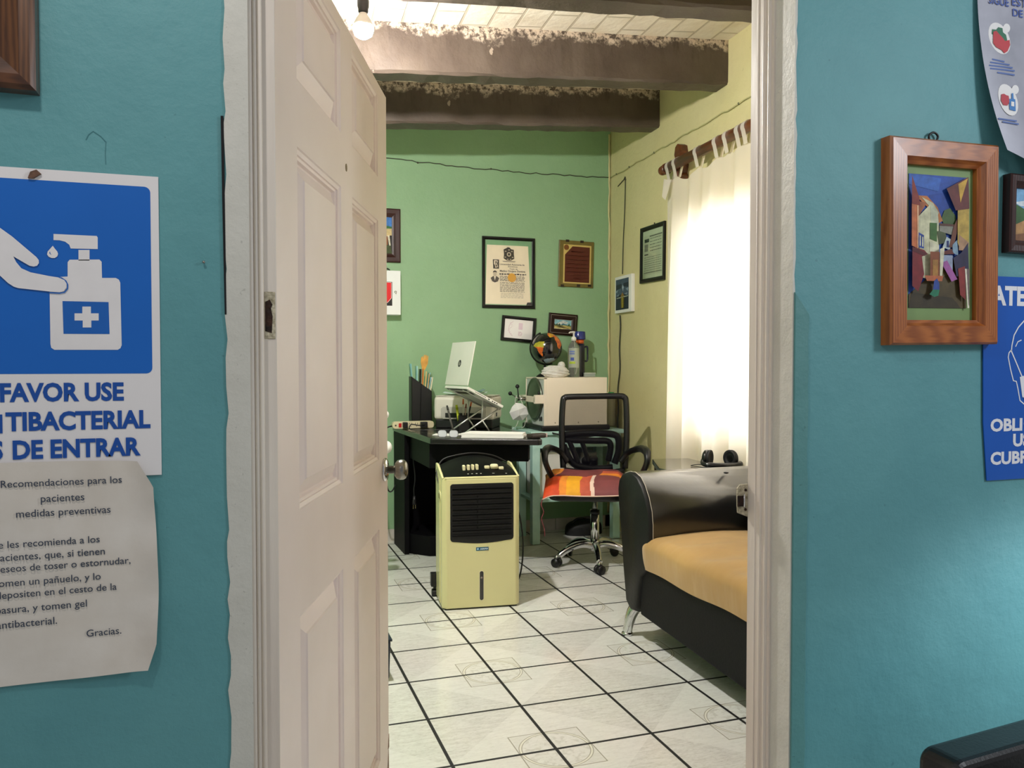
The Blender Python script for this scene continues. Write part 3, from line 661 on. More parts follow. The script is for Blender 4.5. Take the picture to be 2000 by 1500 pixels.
# grey poster curling off the wall, top right
pz0, pz1 = 1.650, 2.02
def poster(u, v):
    x = 1.391 + .30 * u + (1 - v) ** 2.4 * .052 * (1 - u * .2); z = pz0 + (pz1 - pz0) * v - .05 * u * (1 - v) ** 2 - .018 * math.sin(u * 3) * (1 - v)
    return (x, YW - .006 - .030 * (1 - v) ** 2 - .004 * math.sin(u * 7) * (1 - v), z)
t = thing('rules_poster', 'silver grey poster with round fruit pictures, curling off the wall at the top right corner', 'poster', (1.55, YW - .01, pz0))
b = MB(); b.grid(poster, 24, 24, mat('silver_poster', '#a9a9b4', .32, .15, var=.10, vs=9, c2='#93949f')); b.build('sheet', t, world=True, recalc=False)
def pon(px, py, k):                                                   # point on the poster sheet seen at a pixel, lifted by k
    y = YW - .02
    for _ in range(6):
        p = on_y(px, py, y); v = max(0, min(1, (p.z - pz0 + .01) / (pz1 - pz0))); u = max(0, (p.x - 1.41) / .3); y = poster(u, v)[1] - k
    return on_y(px, py, y)
class Post(MB):
    def pp(s, c, pts, k): return s.add([pon(x, y, k) for x, y in pts], [list(range(len(pts)))], ink(c))
b = Post()
for cx, cy, rx, ry, k in ((1952, 75, 20, 31, .001), (1969, 195, 18, 31, .001)):
    b.pp('#e9e6e4', [(cx + rx * math.cos(a) + .25 * ry * math.sin(a), cy + ry * math.sin(a)) for a in [2 * PI * i / 24 for i in range(24)]], k)
    b.pp('#e9e6e4', [(cx + 14 + 7 * math.cos(a), cy - 20 + 9 * math.sin(a)) for a in [2 * PI * i / 16 for i in range(16)]], k)
b.pp('#1f6b4c', [(1937, 66), (1938, 57), (1946, 58), (1950, 53), (1958, 55), (1959, 63), (1965, 68), (1968, 82), (1960, 80)], .0016)
b.pp('#c02f3a', [(1940, 62), (1946, 60), (1951, 66), (1957, 72), (1963, 80), (1972, 78), (1973, 88), (1968, 100), (1962, 104), (1957, 98), (1946, 92), (1940, 84)], .0022)
b.pp('#b92d3c', [(1956, 184), (1961, 183), (1966, 186), (1970, 187), (1972, 198), (1968, 206), (1960, 205), (1955, 196)], .0022)
b.pp('#2f79bd', [(1971, 193), (1976, 193), (1976, 182), (1979, 182), (1980, 193), (1983, 194), (1984, 217), (1972, 214)], .0022)
b.pp('#e9e6e4', [(1975, 198), (1981, 199), (1981, 208), (1975, 207)], .0028)
for i, (xa, xb, ya) in enumerate(((1938, 1962, 114), (1934, 1972, 120), (1932, 1978, 126), (1934, 1982, 132), (1948, 1982, 140), (1950, 1986, 230), (1958, 1990, 236))):
    b.pp('#4d68a6', [(xa, ya), (xb, ya + 5), (xb, ya + 8), (xa, ya + 3)], .0014)
b.build('pictures', t, world=True, recalc=False)
f = Flat(YW - .0095, .0002); TBL = '#2c4c9c'
for body, a, c, yb, cp in (('SIGUE', 1927, 1966, 8, 17), ('ESTAS', 1972, 2022, 12, 17), ('REGLAS', 2030, 2090, 16, 17), ('DE PR', 1973, 2018, 33, 15), ('EVENCION', 2020, 2090, 38, 15)): wtext(f, body, a, c, yb, TBL, cp, .015, up=False)
f.build('lettering', t, world=True)

# black chair at the bottom right
t = thing('waiting_chair', 'black padded chair back below the blue mask sign, bottom right corner', 'chair', (1.285, 1.035, 0), .10)
LEATH = mat('black_leather', '#0e0d10', .38, var=.1, bump=.08, bs=180)
b = MB(); b.prism([(x, z) for x, z in rrect(.52, .30, .025, .0, .465)], -.07, .0, LEATH); b.build('backrest', t, bevel=.012, seg=3)
b = MB(); b.box((0, -.28, .36), (.50, .46, .08), LEATH); b.build('seat', t, bevel=.02, seg=3)
for x in (-.22, .22):
    for y in (-.44, -.02): b = MB(); b.tube([(x, y, 0), (x, y, .33)], .014, DARK, 10); b.build('leg', t)

# ================================================================== THE ROOM: things on its walls
def lines(f, c, x0, x1, z0, z1, n, w, rj, jag=.15):                    # rows of small illegible writing
    for i in range(n):
        z = z0 + (z1 - z0) * i / max(1, n - 1); x = x0
        while x < x1 - .004:
            l = rj.uniform(.008, .03); e_ = min(x1, x + l); f.rect(c, x, z - w / 2 * rj.uniform(.6, 1), e_, z + w / 2 * rj.uniform(.6, 1), up=False); x = e_ + rj.uniform(.003, .006)
rj = random.Random(21)
# diploma
pf = fit_y([(943, 460.5), (1045, 466), (1045, 603), (942, 601)], YB - .015)
t, w, h = framed('framed_diploma', 'large black-framed diploma with crest and portrait on the green wall', 'diploma', ('y', YB), pf, .022, .018, BLACKF)
f = Flat(-.0050, .0004); f.rect(mat('green_mat_board', '#84b286', .5), -w / 2 + .015, .015, w / 2 - .015, h - .015); f.build('mat_board', t)
pw0, pw1, ph0, ph1 = -w / 2 + .035, w / 2 - .05, .028, h - .058
f = Flat(-.0060, .0004); f.p(mat('parchment', '#eee3c8', .7, var=.03, vs=9), [(pw0, ph1), (pw0 - .012, ph0), (pw1 + .02, ph0), (pw1, ph1)])
f.build('parchment', t)
f = Flat(-.0066, .0003); K = '#3a342c'
kx = lambda u: pw0 + u * (pw1 - pw0); kz = lambda v: ph0 + v * (ph1 - ph0)
f.p(K, [(kx(a), kz(c)) for a, c in [(.40, .93), (.47, .955), (.50, .97), (.55, .965), (.58, .94), (.65, .93), (.65, .85), (.66, .78), (.58, .745), (.48, .745), (.40, .78), (.41, .85)]])
f.p('#cfc4a9', [(kx(.53) + x, kz(.85) + z) for x, z in circ(0, 0, .016, 20)]); f.p(K, [(kx(.53) + x, kz(.85) + z) for x, z in circ(0, 0, .009, 16)])
for u, v in ((.45, .9), (.6, .9), (.44, .80), (.62, .80), (.53, .925), (.5, .765), (.57, .765)): f.rect('#cfc4a9', kx(u) - .006, kz(v) - .003, kx(u) + .006, kz(v) + .003, up=False)
f.p('#8b8472', [(kx(a), kz(c)) for a, c in [(.36, .735), (.70, .735), (.66, .72), (.4, .72)]], up=False)
f.build('crest', t)
f = Flat(-.0066, .0003)
f.text('Universidad Autonoma de', kx(.31), kx(.91), kz(.665), K, .012, .02); f.text('Zacatecas', kx(.50), kx(.74), kz(.632), K, .010, .012, up=False); f.text('Titulo de', kx(.54), kx(.74), kz(.592), K, .010, .012, up=False)
f.text('Medico Cirujano Dentista', kx(.31), kx(.93), kz(.55), K, .014, .024, up=False); lines(f, K, kx(.30), kx(.95), kz(.512), kz(.512), 1, .012, rj)
f.p(K, [(kx(a), kz(c)) for a, c in [(.14, .755), (.29, .755), (.29, .60), (.15, .60)]], up=False)
f.p('#e3d8bd', [(kx(a), kz(c)) for a, c in [(.165, .74), (.2, .745), (.265, .735), (.24, .69), (.265, .63), (.2, .615), (.19, .66), (.165, .68)]]); f.p(K, [(kx(a), kz(c)) for a, c in [(.2, .725), (.24, .72), (.215, .68), (.25, .64), (.21, .63)]])
lines(f, '#5d5548', kx(.31), kx(.92), kz(.475), kz(.40), 5, .005, rj); lines(f, '#655d50', kx(.31), kx(.91), kz(.37), kz(.215), 9, .0042, rj); lines(f, '#8b8474', kx(.33), kx(.88), kz(.185), kz(.115), 4, .003, rj)
f.build('lettering', t)
f = Flat(-.0078, .0003); f.p('#d9a52a', [(x, z) for x, z in circ(kx(.60), kz(.455), .032, 20)]); f.build('gold_seal', t)
f = Flat(-.0066, .0003); cx = kx(.19)
f.p('#4a4238', [(cx - .032, kz(.44)), (cx - .012, kz(.475)), (cx + .012, kz(.475)), (cx + .032, kz(.44)), (cx + .022, kz(.385)), (cx, kz(.365)), (cx - .02, kz(.385))])
f.p('#efe6d0', [(cx - .008, kz(.475)), (cx + .008, kz(.475)), (cx, kz(.40))]); f.p('#cdbfa6', circ(cx, kz(.515), .0135, 16, .019)); f.p('#332c26', [(cx - .015, kz(.525)), (cx - .013, kz(.555)), (cx, kz(.57)), (cx + .013, kz(.555)), (cx + .015, kz(.525)), (cx + .01, kz(.54)), (cx - .01, kz(.54))])
f.build('portrait', t)
f = Flat(-.0090, .0003); f.p('#0d0b0c', [(w / 2 - .02, .020), (w / 2 - .02, .046), (w / 2 - .058, .044), (w / 2 - .066, .020)]); f.build('tape_corner', t)
glassp(t, w, h, .022, -.0105)

# award plaque
pf = fit_y([(1091.5, 467), (1160, 474), (1159, 562), (1092, 560)], YB - .012)
t, w, h = framed('award_plaque', 'olive wooden plaque with a dark red engraved plate on the green wall', 'plaque', ('y', YB), pf, .055, .012, mat('olive_plaque_wood', '#75662f', .4, var=.12, vs=12), prof=[(0, 0), (0, .009), (.004, .012), (.055, .012), (.055, 0)])
f = Flat(-.0121, .0004); g0, g1, q0, q1 = -w / 2 + .034, w / 2 - .022, .026, h - .030
f.rect(mat('gold_plate', '#d8bd72', .35, .15, var=.08, vs=12), g0, q0, g1, q1); f.build('gold_plate', t)
f = Flat(-.0128, .0004); f.p(mat('dark_red_plate', '#571e12', .35, var=.06), [(g0 + .012, q0 + .01), (g1 - .012, q0 + .01), (g1 - .012, q1 - .012), (g0 + .07, q1 - .012), (g0 + .012, q1 - .075)])
lines(f, '#a9784a', g0 + .06, g1 - .05, q1 - .05, q1 - .05, 1, .006, rj); lines(f, '#99683f', g0 + .03, g1 - .03, q1 - .08, q0 + .085, 5, .004, rj); lines(f, '#99683f', g0 + .075, g1 - .06, q0 + .06, q0 + .035, 2, .004, rj)
f.p('#7a4a1c', circ(g0 + .022, q1 - .022, .020, 16)); f.build('engraved_plate', t)
for x, z in ((-.075, h - .004), (.04, h - .004), (-w / 2 + .03, .006), (.02, .012), (w / 2 - .03, .016)): b = MB(); b.box((x, -.0128, z), (.026, .003, .018), mat('plaque_nick', '#2b1c0c', .6)); b.build('wood_chip', t)

# small certificate, tilted
pf = fit_y([(981.5, 615), (1046, 622), (1046, 670), (978.5, 664.5)], YB - .012)
t, w, h = framed('framed_certificate', 'small tilted black frame with a white certificate, below the diploma', 'certificate', ('y', YB), pf, .022, .018, BLACKF)
f = Flat(-.006, .0004); f.rect(PAPER, -w / 2 + .018, .018, w / 2 - .018, h - .018)
PK = '#d9bfc8'; f.line(PK, [(-w / 2 + .055 + .05 * (1 - math.cos(a)), h / 2 + .055 * math.sin(a)) for a in [-1.2 + .2 * i for i in range(13)]], .003)
for a in range(9): f.line(PK, [(-w / 2 + .06 + .012 * math.cos(a), h / 2 - .05 + a * .011), (-w / 2 + .075 + .01 * math.cos(a), h / 2 - .045 + a * .011)], .002, up=False)
f.rect('#e3cfd8', .0, h / 2 - .002, .03, h - .045, up=False); lines(f, PK, .0, .03, h / 2 - .02, .045, 4, .006, rj); f.build('certificate', t)
glassp(t, w, h, .022, -.0105)

# small landscape
pf = fit_y([(1072.5, 610.5), (1127.5, 615), (1126.5, 657), (1071.5, 652)], YB - .012)
t, w, h = framed('framed_landscape', 'small dark framed landscape of trees and a hill, above the globe', 'painting', ('y', YB), pf, .045, .018, mat('dark_brown_frame', '#240c08', .35, var=.1, spec=.3), prof=[(0, 0), (0, .014), (.012, .018), (.034, .016), (.045, .010), (.045, 0)])
f = Flat(-.0185, .0003); SIL = mat('silver_line', '#c9c0ba', .35, .6)
for k, wd in ((.014, .002),): f.line(SIL, [(-w / 2 + k, k), (w / 2 - k, k), (w / 2 - k, h - k), (-w / 2 + k, h - k)], wd, closed=True)
f.build('silver_inlay', t)
f = Flat(-.011, .0003); f.line(SIL, [(-w / 2 + .043, .043), (w / 2 - .043, .043), (w / 2 - .043, h - .043), (-w / 2 + .043, h - .043)], .003, closed=True)
f.build('inner_edge', t)
f = Flat(-.006, .0004); art(f, -w / 2 + .042, .042, w - .084, h - .084, [('#8fc3cf', [(0, 0), (1, 0), (1, 1), (0, 1)]), ('#d9dcd6', [(.1, .5), (.5, .9), (.8, .75), (.7, .5)]), ('#4d7f8f', [(.4, .42), (.5, .62), (.75, .5), (.8, .42)]), ('#bfae62', [(0, .42), (1, .42), (1, 0), (0, 0)]), ('#2e4a24', [(0, .36), (.05, .55), (.1, .4), (.18, .62), (.22, .4), (.32, .60), (.38, .38), (.5, .42), (.5, .34), (0, .32)]), ('#2e5a34', [(.78, .4), (.86, .66), (.92, .4), (1, .44), (1, .34), (.75, .36)]), ('#3b3018', [(.1, .26), (.35, .32), (.75, .22), (.5, .16)]), ('#d6c98a', [(0, .2), (.4, .12), (1, .16), (1, 0), (0, 0)]), ('#2f2a18', [(.5, .06), (.8, .12), (1, .06), (1, 0), (.5, 0)])]); f.build('canvas', t)

# painting half hidden by the door
t, w, h = framed('framed_painting', 'dark red framed painting half hidden behind the white door edge', 'painting', ('y', YB), (V((1.058 - .17, 2.092)), .34, .362, 0), .058, .022, DARKW, DARKW)
f = Flat(-.006, .0004); art(f, -w / 2 + .05, .05, w - .1, h - .1, [('#3f7fd0', [(0, .72), (1, .72), (1, 1), (0, 1)]), ('#2c6a35', [(0, .66), (.5, .8), (1, .72), (1, .6), (0, .6)]), ('#d9c08a', [(.3, .45), (.5, .66), (1, .68), (1, .5), (.9, .48)]), ('#c9a870', [(.0, .4), (.3, .5), (.5, .4), (.4, .3)]), ('#8a4e1e', [(.4, .5), (.85, .46), (.85, .25), (.4, .2)]), ('#e6dcc4', [(.84, .5), (.9, .5), (.95, .2), (.9, .2)]), ('#3b4a1c', [(0, .22), (1, .24), (1, 0), (0, 0)]), ('#1d1a12', [(.9, .5), (1, .5), (1, .05), (.95, .1)])]); f.build('canvas', t)

# white key cabinet with red label
t = thing('wall_cabinet', 'white wall cabinet with a red and black label, half behind the door edge', 'cabinet', (.90, YB, 1.548))
w, h, dp = .29, .30, .085
b = MB(); b.b2((-w / 2, -dp + .014, 0), (w / 2, 0, h), mat('white_enamel', '#eef0f0', .3, var=.01)); b.build('body', t, bevel=.003)
b = MB(); b.b2((-w / 2, -dp, .002), (w / 2, -dp + .012, h - .002), mat('white_enamel', '#eef0f0')); dr = b.build('door', t, bevel=.003)
f = Flat(-dp - .0002, .0004); x1 = w / 2 - .058; x0 = x1 - .16
f.rect('#101010', x0, .062, x1, .222); f.p('#e0121c', [(x0 + .004, .066 + .03), (x1 - .07, .066 + .012), (x1 - .03, .082), (x1 - .004, .112), (x1 - .004, .218), (x0 + .004, .218)])
f.line('#f3f0ee', [(x0 + .002, .218), (x1 - .006, .218), (x1 - .006, .113), (x1 - .032, .083), (x1 - .075, .076)], .0025)
f.line('#f3f0ee', circ((x0 + x1) / 2, .178, .026, 20), .005, closed=True)
for z in (.132, .106, .093): f.rect('#f3f0ee', x0 + .05, z - .005, x1 - .05, z + .004, up=False)
f.build('label', dr)
b = MB(); b.lathe([(0, 0), (.008, 0), (.008, .006), (0, .007)], CHROME, 14, MX.Translation(V((w / 2 - .036, -dp, .155))) @ MX.Rotation(PI / 2, 4, 'X')); b.box((w / 2 - .034, -dp - .010, .150), (.004, .006, .018), CHROME); b.build('lock', dr)
b = MB(); b.tube(bez([(.045, -.02, h), (.06, -.02, h + .018), (.078, -.02, h + .012), (.085, -.02, h)]), .004, DARK, 6); b.build('hanger', t)

# things on the yellow wall
pf = fit_r([(1251, 446), (1298, 432), (1297, 545), (1250.5, 555)], .012)
t, w, h = framed('framed_certificate', 'black-framed licence with grey text on the yellow wall beside the curtain', 'certificate', ('r', 0), pf, .028, .018, BLACKF)
f = Flat(-.006, .0004); f.rect(mat('sage_paper', '#c3cdae', .7), -w / 2 + .022, .022, w / 2 - .022, h - .022); f.build('mat_board', t)
f = Flat(-.0066, .0003); f.rect(mat('grey_green_paper', '#b9c2a2', .7), -w / 2 + .045, .05, w / 2 - .04, h - .06)
a0, a1 = -w / 2 + .055, w / 2 - .05
f.rect('#22251f', a0 + .08, h - .072, a1 + .006, h - .066); f.rect('#1c201c', a0, h - .105, a0 + .07, h - .082, up=False); f.rect('#7c8472', a0, h - .165, a0 + .055, h - .118, up=False); f.rect('#3a3f36', a0, h - .19, a0 + .06, h - .182, up=False)
lines(f, '#5d6455', a0 + .085, a1, h - .085, h - .165, 5, .006, rj); lines(f, '#6f7666', a0, a1, h - .205, h - .305, 8, .005, rj); f.rect('#4c5446', -w / 2 + .045, .062, w / 2 - .04, .065, up=False); f.build('licence_sheet', t)
glassp(t, w, h, .028, -.0105)
b = MB(); b.tube([(.02, -.006, h), (.02, -.006, h + .012)], .004, DARK, 8); b.build('hook', t)

pf = fit_r([(1202.5, 542), (1235.5, 534), (1234.5, 607), (1202, 614)], .02)
c, w, h, a = pf
t = thing('light_picture', 'small white-edged picture of dark trees with a cable, on the yellow wall', 'picture', rw(c[0], c[1] - h / 2), -PI / 2 - WA)
b = MB(); b.b2((-w / 2, -.026, 0), (w / 2, 0, h), WPLAST); b.build('case', t, bevel=.004)
f = Flat(-.0265, .0004); art(f, -w / 2 + .022, .022, w - .07, h - .044, [('#1c2836', [(0, 0), (1, 0), (1, 1), (0, 1)]), ('#3f5266', [(0, .82), (1, .86), (1, 1), (0, 1)]), ('#46586c', [(0, .42), (.4, .5), (.6, .5), (1, .42), (1, .7), (.62, .74), (.6, .95), (.5, .95), (.45, .7), (0, .66)]), ('#a9b9c6', [(.5, .72), (.56, .80), (.64, .72), (.58, .58)]), ('#8ea1b2', [(.0, .62), (.2, .66), (.1, .56)]), ('#8ea1b2', [(.8, .66), (1, .68), (.95, .56)]), ('#7d8f9f', [(.08, .48), (.3, .52), (.22, .44)]), ('#7d8f9f', [(.7, .5), (.94, .54), (.9, .45)]), ('#8a6a2c', [(.4, .42), (.55, .56), (.72, .42)]), ('#a9b0a0', [(.1, .40), (1, .43), (1, .40), (.1, .37)]), ('#6c5f1e', [(.44, .40), (.70, .40), (.68, .05), (.46, .05)]), ('#a5922f', [(.52, .40), (.6, .40), (.6, .06), (.54, .06)])]); f.build('picture', t)
CAB = mat('dark_cable', '#3c3d30', .6); CABL = mat('grey_cable', '#6f7a5c', .6)
def wire(name, label, pts, r, m, clips=()):
    b = MB(); b.tube(pts, r, m, 6); o = b.build(name); tag(o, label, 'cable', 'cables nailed on the room walls')
    for p in clips: k = MB(); k.ball(p, .007, mat('cable_nail', '#4a4a3a', .5), 8); k.build('nail_clip', o, world=True)
    return o
WG = lambda px, py: on_y(px, py, YB - .006)
rj2 = random.Random(5)
pts = [(lambda q: (q.x, YB - .006, q.z + rj2.uniform(-.006, .006)))(WG(750 + 440 * i / 40, 308.5 + 39.5 * i / 40 + 4 * math.sin(PI * i / 40))) for i in range(41)]
wire('wall_cable', 'thin dark cable nailed across the top of the green wall', pts, .0030, CAB, [pts[6], pts[19]])
pts = [(lambda s, z: tuple(rw(s, z + rj2.uniform(-.004, .004), .007)))(.02 + 2.3 * i / 40, 2.60 + .004 * math.sin(i)) for i in range(41)]
wire('wall_cable', 'thin yellow painted cable nailed along the yellow wall above the curtain', pts, .0042, mat('painted_cable', '#b9b380', .6), [pts[k] for k in (2, 6, 13, 31)])
s, z = on_r(1223, 351); pts = bez([tuple(rw(.16, z - .02, .007)), tuple(rw(s - .03, z + .004, .007)), tuple(rw(s, z, .007)), tuple(rw(s - .012, z - .25, .007)), tuple(rw(.262, 2.1, .007)), tuple(rw(.25, 1.862, .007))])
wire('wall_cable', 'thin dark wire dropping from a nail to the small tree picture', pts, .0032, CAB, [tuple(rw(s, z, .007))])
pts = bez([tuple(rw(s_, z_, .009)) for s_, z_ in [on_r(px, py) for px, py in ((1213, 616), (1214, 640), (1212, 680), (1213, 720), (1209, 760), (1210, 800), (1208, 830), (1212, 870))]])
wire('wall_cable', 'black cable hanging from the tree picture down the yellow wall', pts, .0055, CAB)

# curtain rod and curtain
OFF = .085
s0, zr = on_r(1335, 313, OFF); s1, zr1 = on_r(1466, 245, OFF)
RZ = (zr + zr1) / 2
t = thing('curtain_rod', 'brown wooden curtain rod with a carved cross-shaped bracket on the yellow wall', 'curtain rod', rw(1.0, RZ - .12, .0))
sL = on_r(1296, 328, OFF)[0]
b = MB(); b.tube([rw(sL + .03, RZ, OFF), rw(3.15, RZ, OFF)], .030, RODW, 20); b.build('rod', t, world=True)
b = MB(); b.tube([rw(sL - .035, RZ, OFF), rw(sL - .02, RZ, OFF), rw(sL, RZ, OFF), rw(sL + .015, RZ, OFF), rw(sL + .03, RZ, OFF), rw(sL + .05, RZ, OFF)], [.012, .028, .030, .018, .034, .034], RODW, 20); b.build('finial', t, world=True)
for sc in (sL + .12, 3.05):
    pr = [(-.035, -.09), (.035, -.09), (.045, -.06), (.03, -.045), (.05, 0), (.03, .05), (.042, .075), (.03, .12), (0, .135), (-.03, .12), (-.042, .075), (-.03, .05), (-.05, 0), (-.03, -.045), (-.045, -.06)]
    b = MB(); c_ = [rw(sc + x, RZ + z, .0) for x, z in pr] + [rw(sc + x, RZ + z, .055) for x, z in pr]; n = len(pr)
    b.add(c_, [list(range(n)), list(range(2 * n - 1, n - 1, -1))] + [(i, (i + 1) % n, n + (i + 1) % n, n + i) for i in range(n)], RODW); b.build('bracket', t, world=True, bevel=.005)
def cloth():
    m = bpy.data.materials.new('white_curtain_cloth'); m.use_nodes = True; nt = m.node_tree; nt.nodes.clear()
    o = node(nt, 'ShaderNodeOutputMaterial'); mx = node(nt, 'ShaderNodeMixShader'); d_ = node(nt, 'ShaderNodeBsdfDiffuse'); tr = node(nt, 'ShaderNodeBsdfTranslucent')
    d_.inputs[0].default_value = lin('#f0ebe2'); tr.inputs[0].default_value = lin('#fbf3e6'); mx.inputs[0].default_value = .55
    nt.links.new(d_.outputs[0], mx.inputs[1]); nt.links.new(tr.outputs[0], mx.inputs[2]); nt.links.new(mx.outputs[0], o.inputs[0]); return m
CLOTH = cloth()
tabs = [on_r(px, py, OFF)[0] for px, py in ((1318, 322), (1333, 313), (1366, 297), (1404, 279), (1424, 268), (1448, 254), (1461, 248))]
tabs = [sL + .10, sL + .19] + tabs[2:] + [tabs[-1] + .14 * k for k in range(1, 8)]
t = thing('curtain', 'white tab-top curtain glowing with daylight, hanging on the yellow wall', 'curtain', rw(1.8, .5, OFF))
CE = 3.0; C0 = sL + .055; ztop = RZ - .075
def sag(s):
    z = ztop; prv = max([x for x in tabs if x <= s], default=tabs[0]); nx = min([x for x in tabs if x > s], default=CE)
    g = nx - prv; u = (s - prv) / g if g > 0 else 0
    return z - .16 * g * 4 * u * (1 - u)
def cfold(u, v):
    s = C0 + (CE - C0) * u; top = sag(s); z = top + (.56 - top) * v
    k = .25 + .75 * min(1, v * 2.2)
    o = OFF + .004 + k * (.030 * math.sin(s * 27 + 1.1 * math.sin(s * 9 + v)) + .012 * math.sin(s * 53 + 2 * v) + .010 * math.sin(s * 13 - v * 1.5)) + .01 * v
    s_ = s + .012 * math.sin(s * 15 + 1) * v - .02 * v * max(0, 1 - u * 8)
    return rw(s_, z, max(o, .045))
b = MB(); b.grid(cfold, 260, 36, CLOTH); b.build('panel', t, world=True, recalc=False)
b = MB(); b.grid(lambda u, v: rw(C0 + .02 + .10 * u * (1 - .95 * v), ztop + .005 - .10 * v - .03 * u, OFF + .034 + .012 * math.sin(3 * u + v)), 8, 8, CLOTH); b.build('folded_edge', t, world=True, recalc=False)
for s in tabs:
    pr = []
    for i in range(17):
        a = -PI / 2 + 2 * PI * i / 16; pr.append((.034 * math.cos(a), .034 * math.sin(a)))
    pr = [(.012, -.085)] + [(.034 * math.cos(a), .034 * math.sin(a)) for a in [-.6 + (PI + 1.2) * i / 14 for i in range(15)]] + [(-.012, -.085)]
    vs, fs = [], []
    for o_, z_ in pr: vs += [rw(s - .018, RZ + z_, OFF + o_), rw(s + .018, RZ + z_, OFF + o_)]
    for i in range(len(pr) - 1): fs.append((2 * i, 2 * i + 1, 2 * i + 3, 2 * i + 2))
    b = MB(); b.add(vs, fs, CLOTH, True); b.build('tab_loop', t, world=True, recalc=False)

# ================================================================== FURNITURE
# black desk
DZ = .80
t = thing('desk', 'black desk holding the laptop and printer, by the green wall', 'desk', (1.4, 4.8, 0))
top = [(.99, 5.46), (.996, 5.20), (1.028, 4.487), (1.04, 4.478), (1.585, 4.225), (1.61, 4.235), (1.65, 4.40), (1.66, 4.9), (1.70, 5.46)]
b = MB(); b.prism(top, DZ - .034, DZ, mat('black_desk_top', '#121113', .22, var=.15, vs=20, coat=.3), 'z'); b.build('desk_top', t, world=True, bevel=.006)
b = MB(); b.prism([(1.00, 5.10), (1.03, 5.10), (1.025, 5.44), (.995, 5.44)], 0, DZ - .034, BLACKM, 'z'); b.build('side_panel', t, world=True)
b = MB(); b.prism([(1.03, 5.40), (1.56, 5.40), (1.56, 5.42), (1.03, 5.42)], .02, DZ - .034, BLACKM, 'z'); b.build('back_panel', t, world=True)
b = MB(); b.prism([(1.48, 4.66), (1.51, 4.66), (1.56, 5.40), (1.53, 5.40)], 0, DZ - .034, BLACKM, 'z'); b.build('side_panel', t, world=True)
b = MB(); b.prism([(1.05, 4.56), (1.56, 4.325), (1.60, 4.41), (1.09, 4.66)], .665, DZ - .034, BLACKM, 'z'); dr = b.build('drawer', t, world=True, bevel=.003)
b = MB(); b.prism([(1.03, 5.12), (1.14, 5.0), (1.47, 4.95), (1.47, 5.38), (1.04, 5.38)], 0, .13, BLACKM, 'z'); b.build('foot_box', t, world=True, bevel=.008)
b = MB(); b.prism([(1.04, 4.56), (1.075, 4.545), (1.10, 5.10), (1.035, 5.10)], .62, DZ - .034, BLACKM, 'z'); b.build('apron', t, world=True)

# turquoise table
TQ = mat('turquoise_table_paint', '#caeee4', .45, var=.05, vs=8, bump=.1, bs=30, c2='#b2dcd2')
TZ = .765
t = thing('wooden_table', 'turquoise painted wooden table under the cream sterilizer', 'table', (2.2, 5.3, 0))
b = MB(); b.b2((1.85, 5.075, TZ - .028), (2.545, 5.50, TZ), TQ); b.build('table_top', t, world=True, bevel=.005)
b = MB(); b.b2((1.88, 5.09, TZ - .115), (2.52, 5.115, TZ - .03), TQ); b.b2((1.88, 5.40, TZ - .115), (2.52, 5.42, TZ - .03), TQ); b.b2((1.88, 5.10, TZ - .115), (1.905, 5.41, TZ - .03), TQ); b.b2((2.495, 5.10, TZ - .115), (2.52, 5.41, TZ - .03), TQ); b.build('apron', t, world=True)
for x, y in ((1.895, 5.12), (2.49, 5.12), (1.895, 5.40), (2.49, 5.40)): b = MB(); b.box((x, y, (TZ - .03) / 2), (.055, .055, TZ - .03), TQ); b.build('leg', t, world=True, bevel=.004)
b = MB(); b.b2((1.88, 5.09, .285), (2.52, 5.42, .305), TQ); b.build('shelf', t, world=True)
# things on the table's shelf
SH = .306
t = thing('storage_box', 'white storage box with a dark handle on the shelf of the turquoise table', 'box', (2.06, 5.27, SH))
b = MB(); b.b2((-.13, -.135, 0), (.13, .12, .315), mat('white_box', '#eceae4', .4, var=.02)); b.build('body', t, bevel=.008)
b = MB(); b.tube(bez([(.035, -.136, .245), (.045, -.150, .246), (.085, -.150, .247), (.11, -.137, .247)]), .004, DARK, 6); b.build('handle', t)
t = thing('computer_speaker', 'grey metal speaker box on the table shelf behind the office chair', 'speaker', (2.315, 5.27, SH))
b = MB(); b.b2((-.065, -.10, 0), (.065, .10, .30), mat('grey_metal', '#85878a', .35, .5, var=.08)); b.build('body', t, bevel=.012)
b = MB(); b.prism(rrect(.085, .10, .012, 0, .22), -.1035, -.0995, mat('dark_grille', '#3b3d40', .5)); b.build('grille', t)
b = MB(); b.lathe([(0, 0), (.014, 0), (.013, .006), (0, .007)], DARK, 16, MX.Translation(V((0, -.10, .12))) @ MX.Rotation(PI / 2, 4, 'X')); b.build('knob', t)
b = MB(); b.grid(lambda u, v: (1.96 + .22 * u, 5.20 + .10 * v + .01 * math.sin(9 * u), .622 + .045 * math.sin(PI * u) ** .5 * (.7 + .3 * math.sin(7 * u + 3 * v)) * math.sin(PI * min(1, max(0, v))) ** .4), 16, 8, mat('dark_blue_cloth', '#172a66', .7, var=.2, vs=20)); o = b.build('cloth_bundle', recalc=False); tag(o, 'dark blue folded cloth on the white storage box under the table', 'cloth')
t = thing('shoulder_bag', 'black bag on the floor under the turquoise table, behind the chair column', 'bag', (2.34, 5.32, 0)); t.scale = (1, 1, .62)
b = MB(); b.grid(lambda u, v: (.14 * math.cos(2 * PI * u) * (1.001 - v ** 5) ** .5, .08 * math.sin(2 * PI * u) * (1.001 - v ** 5) ** .5, .17 * v + .008 * math.sin(9 * u) * v), 24, 10, mat('black_nylon', '#111113', .6, bump=.2, bs=30)); b.build('body', t, recalc=False)
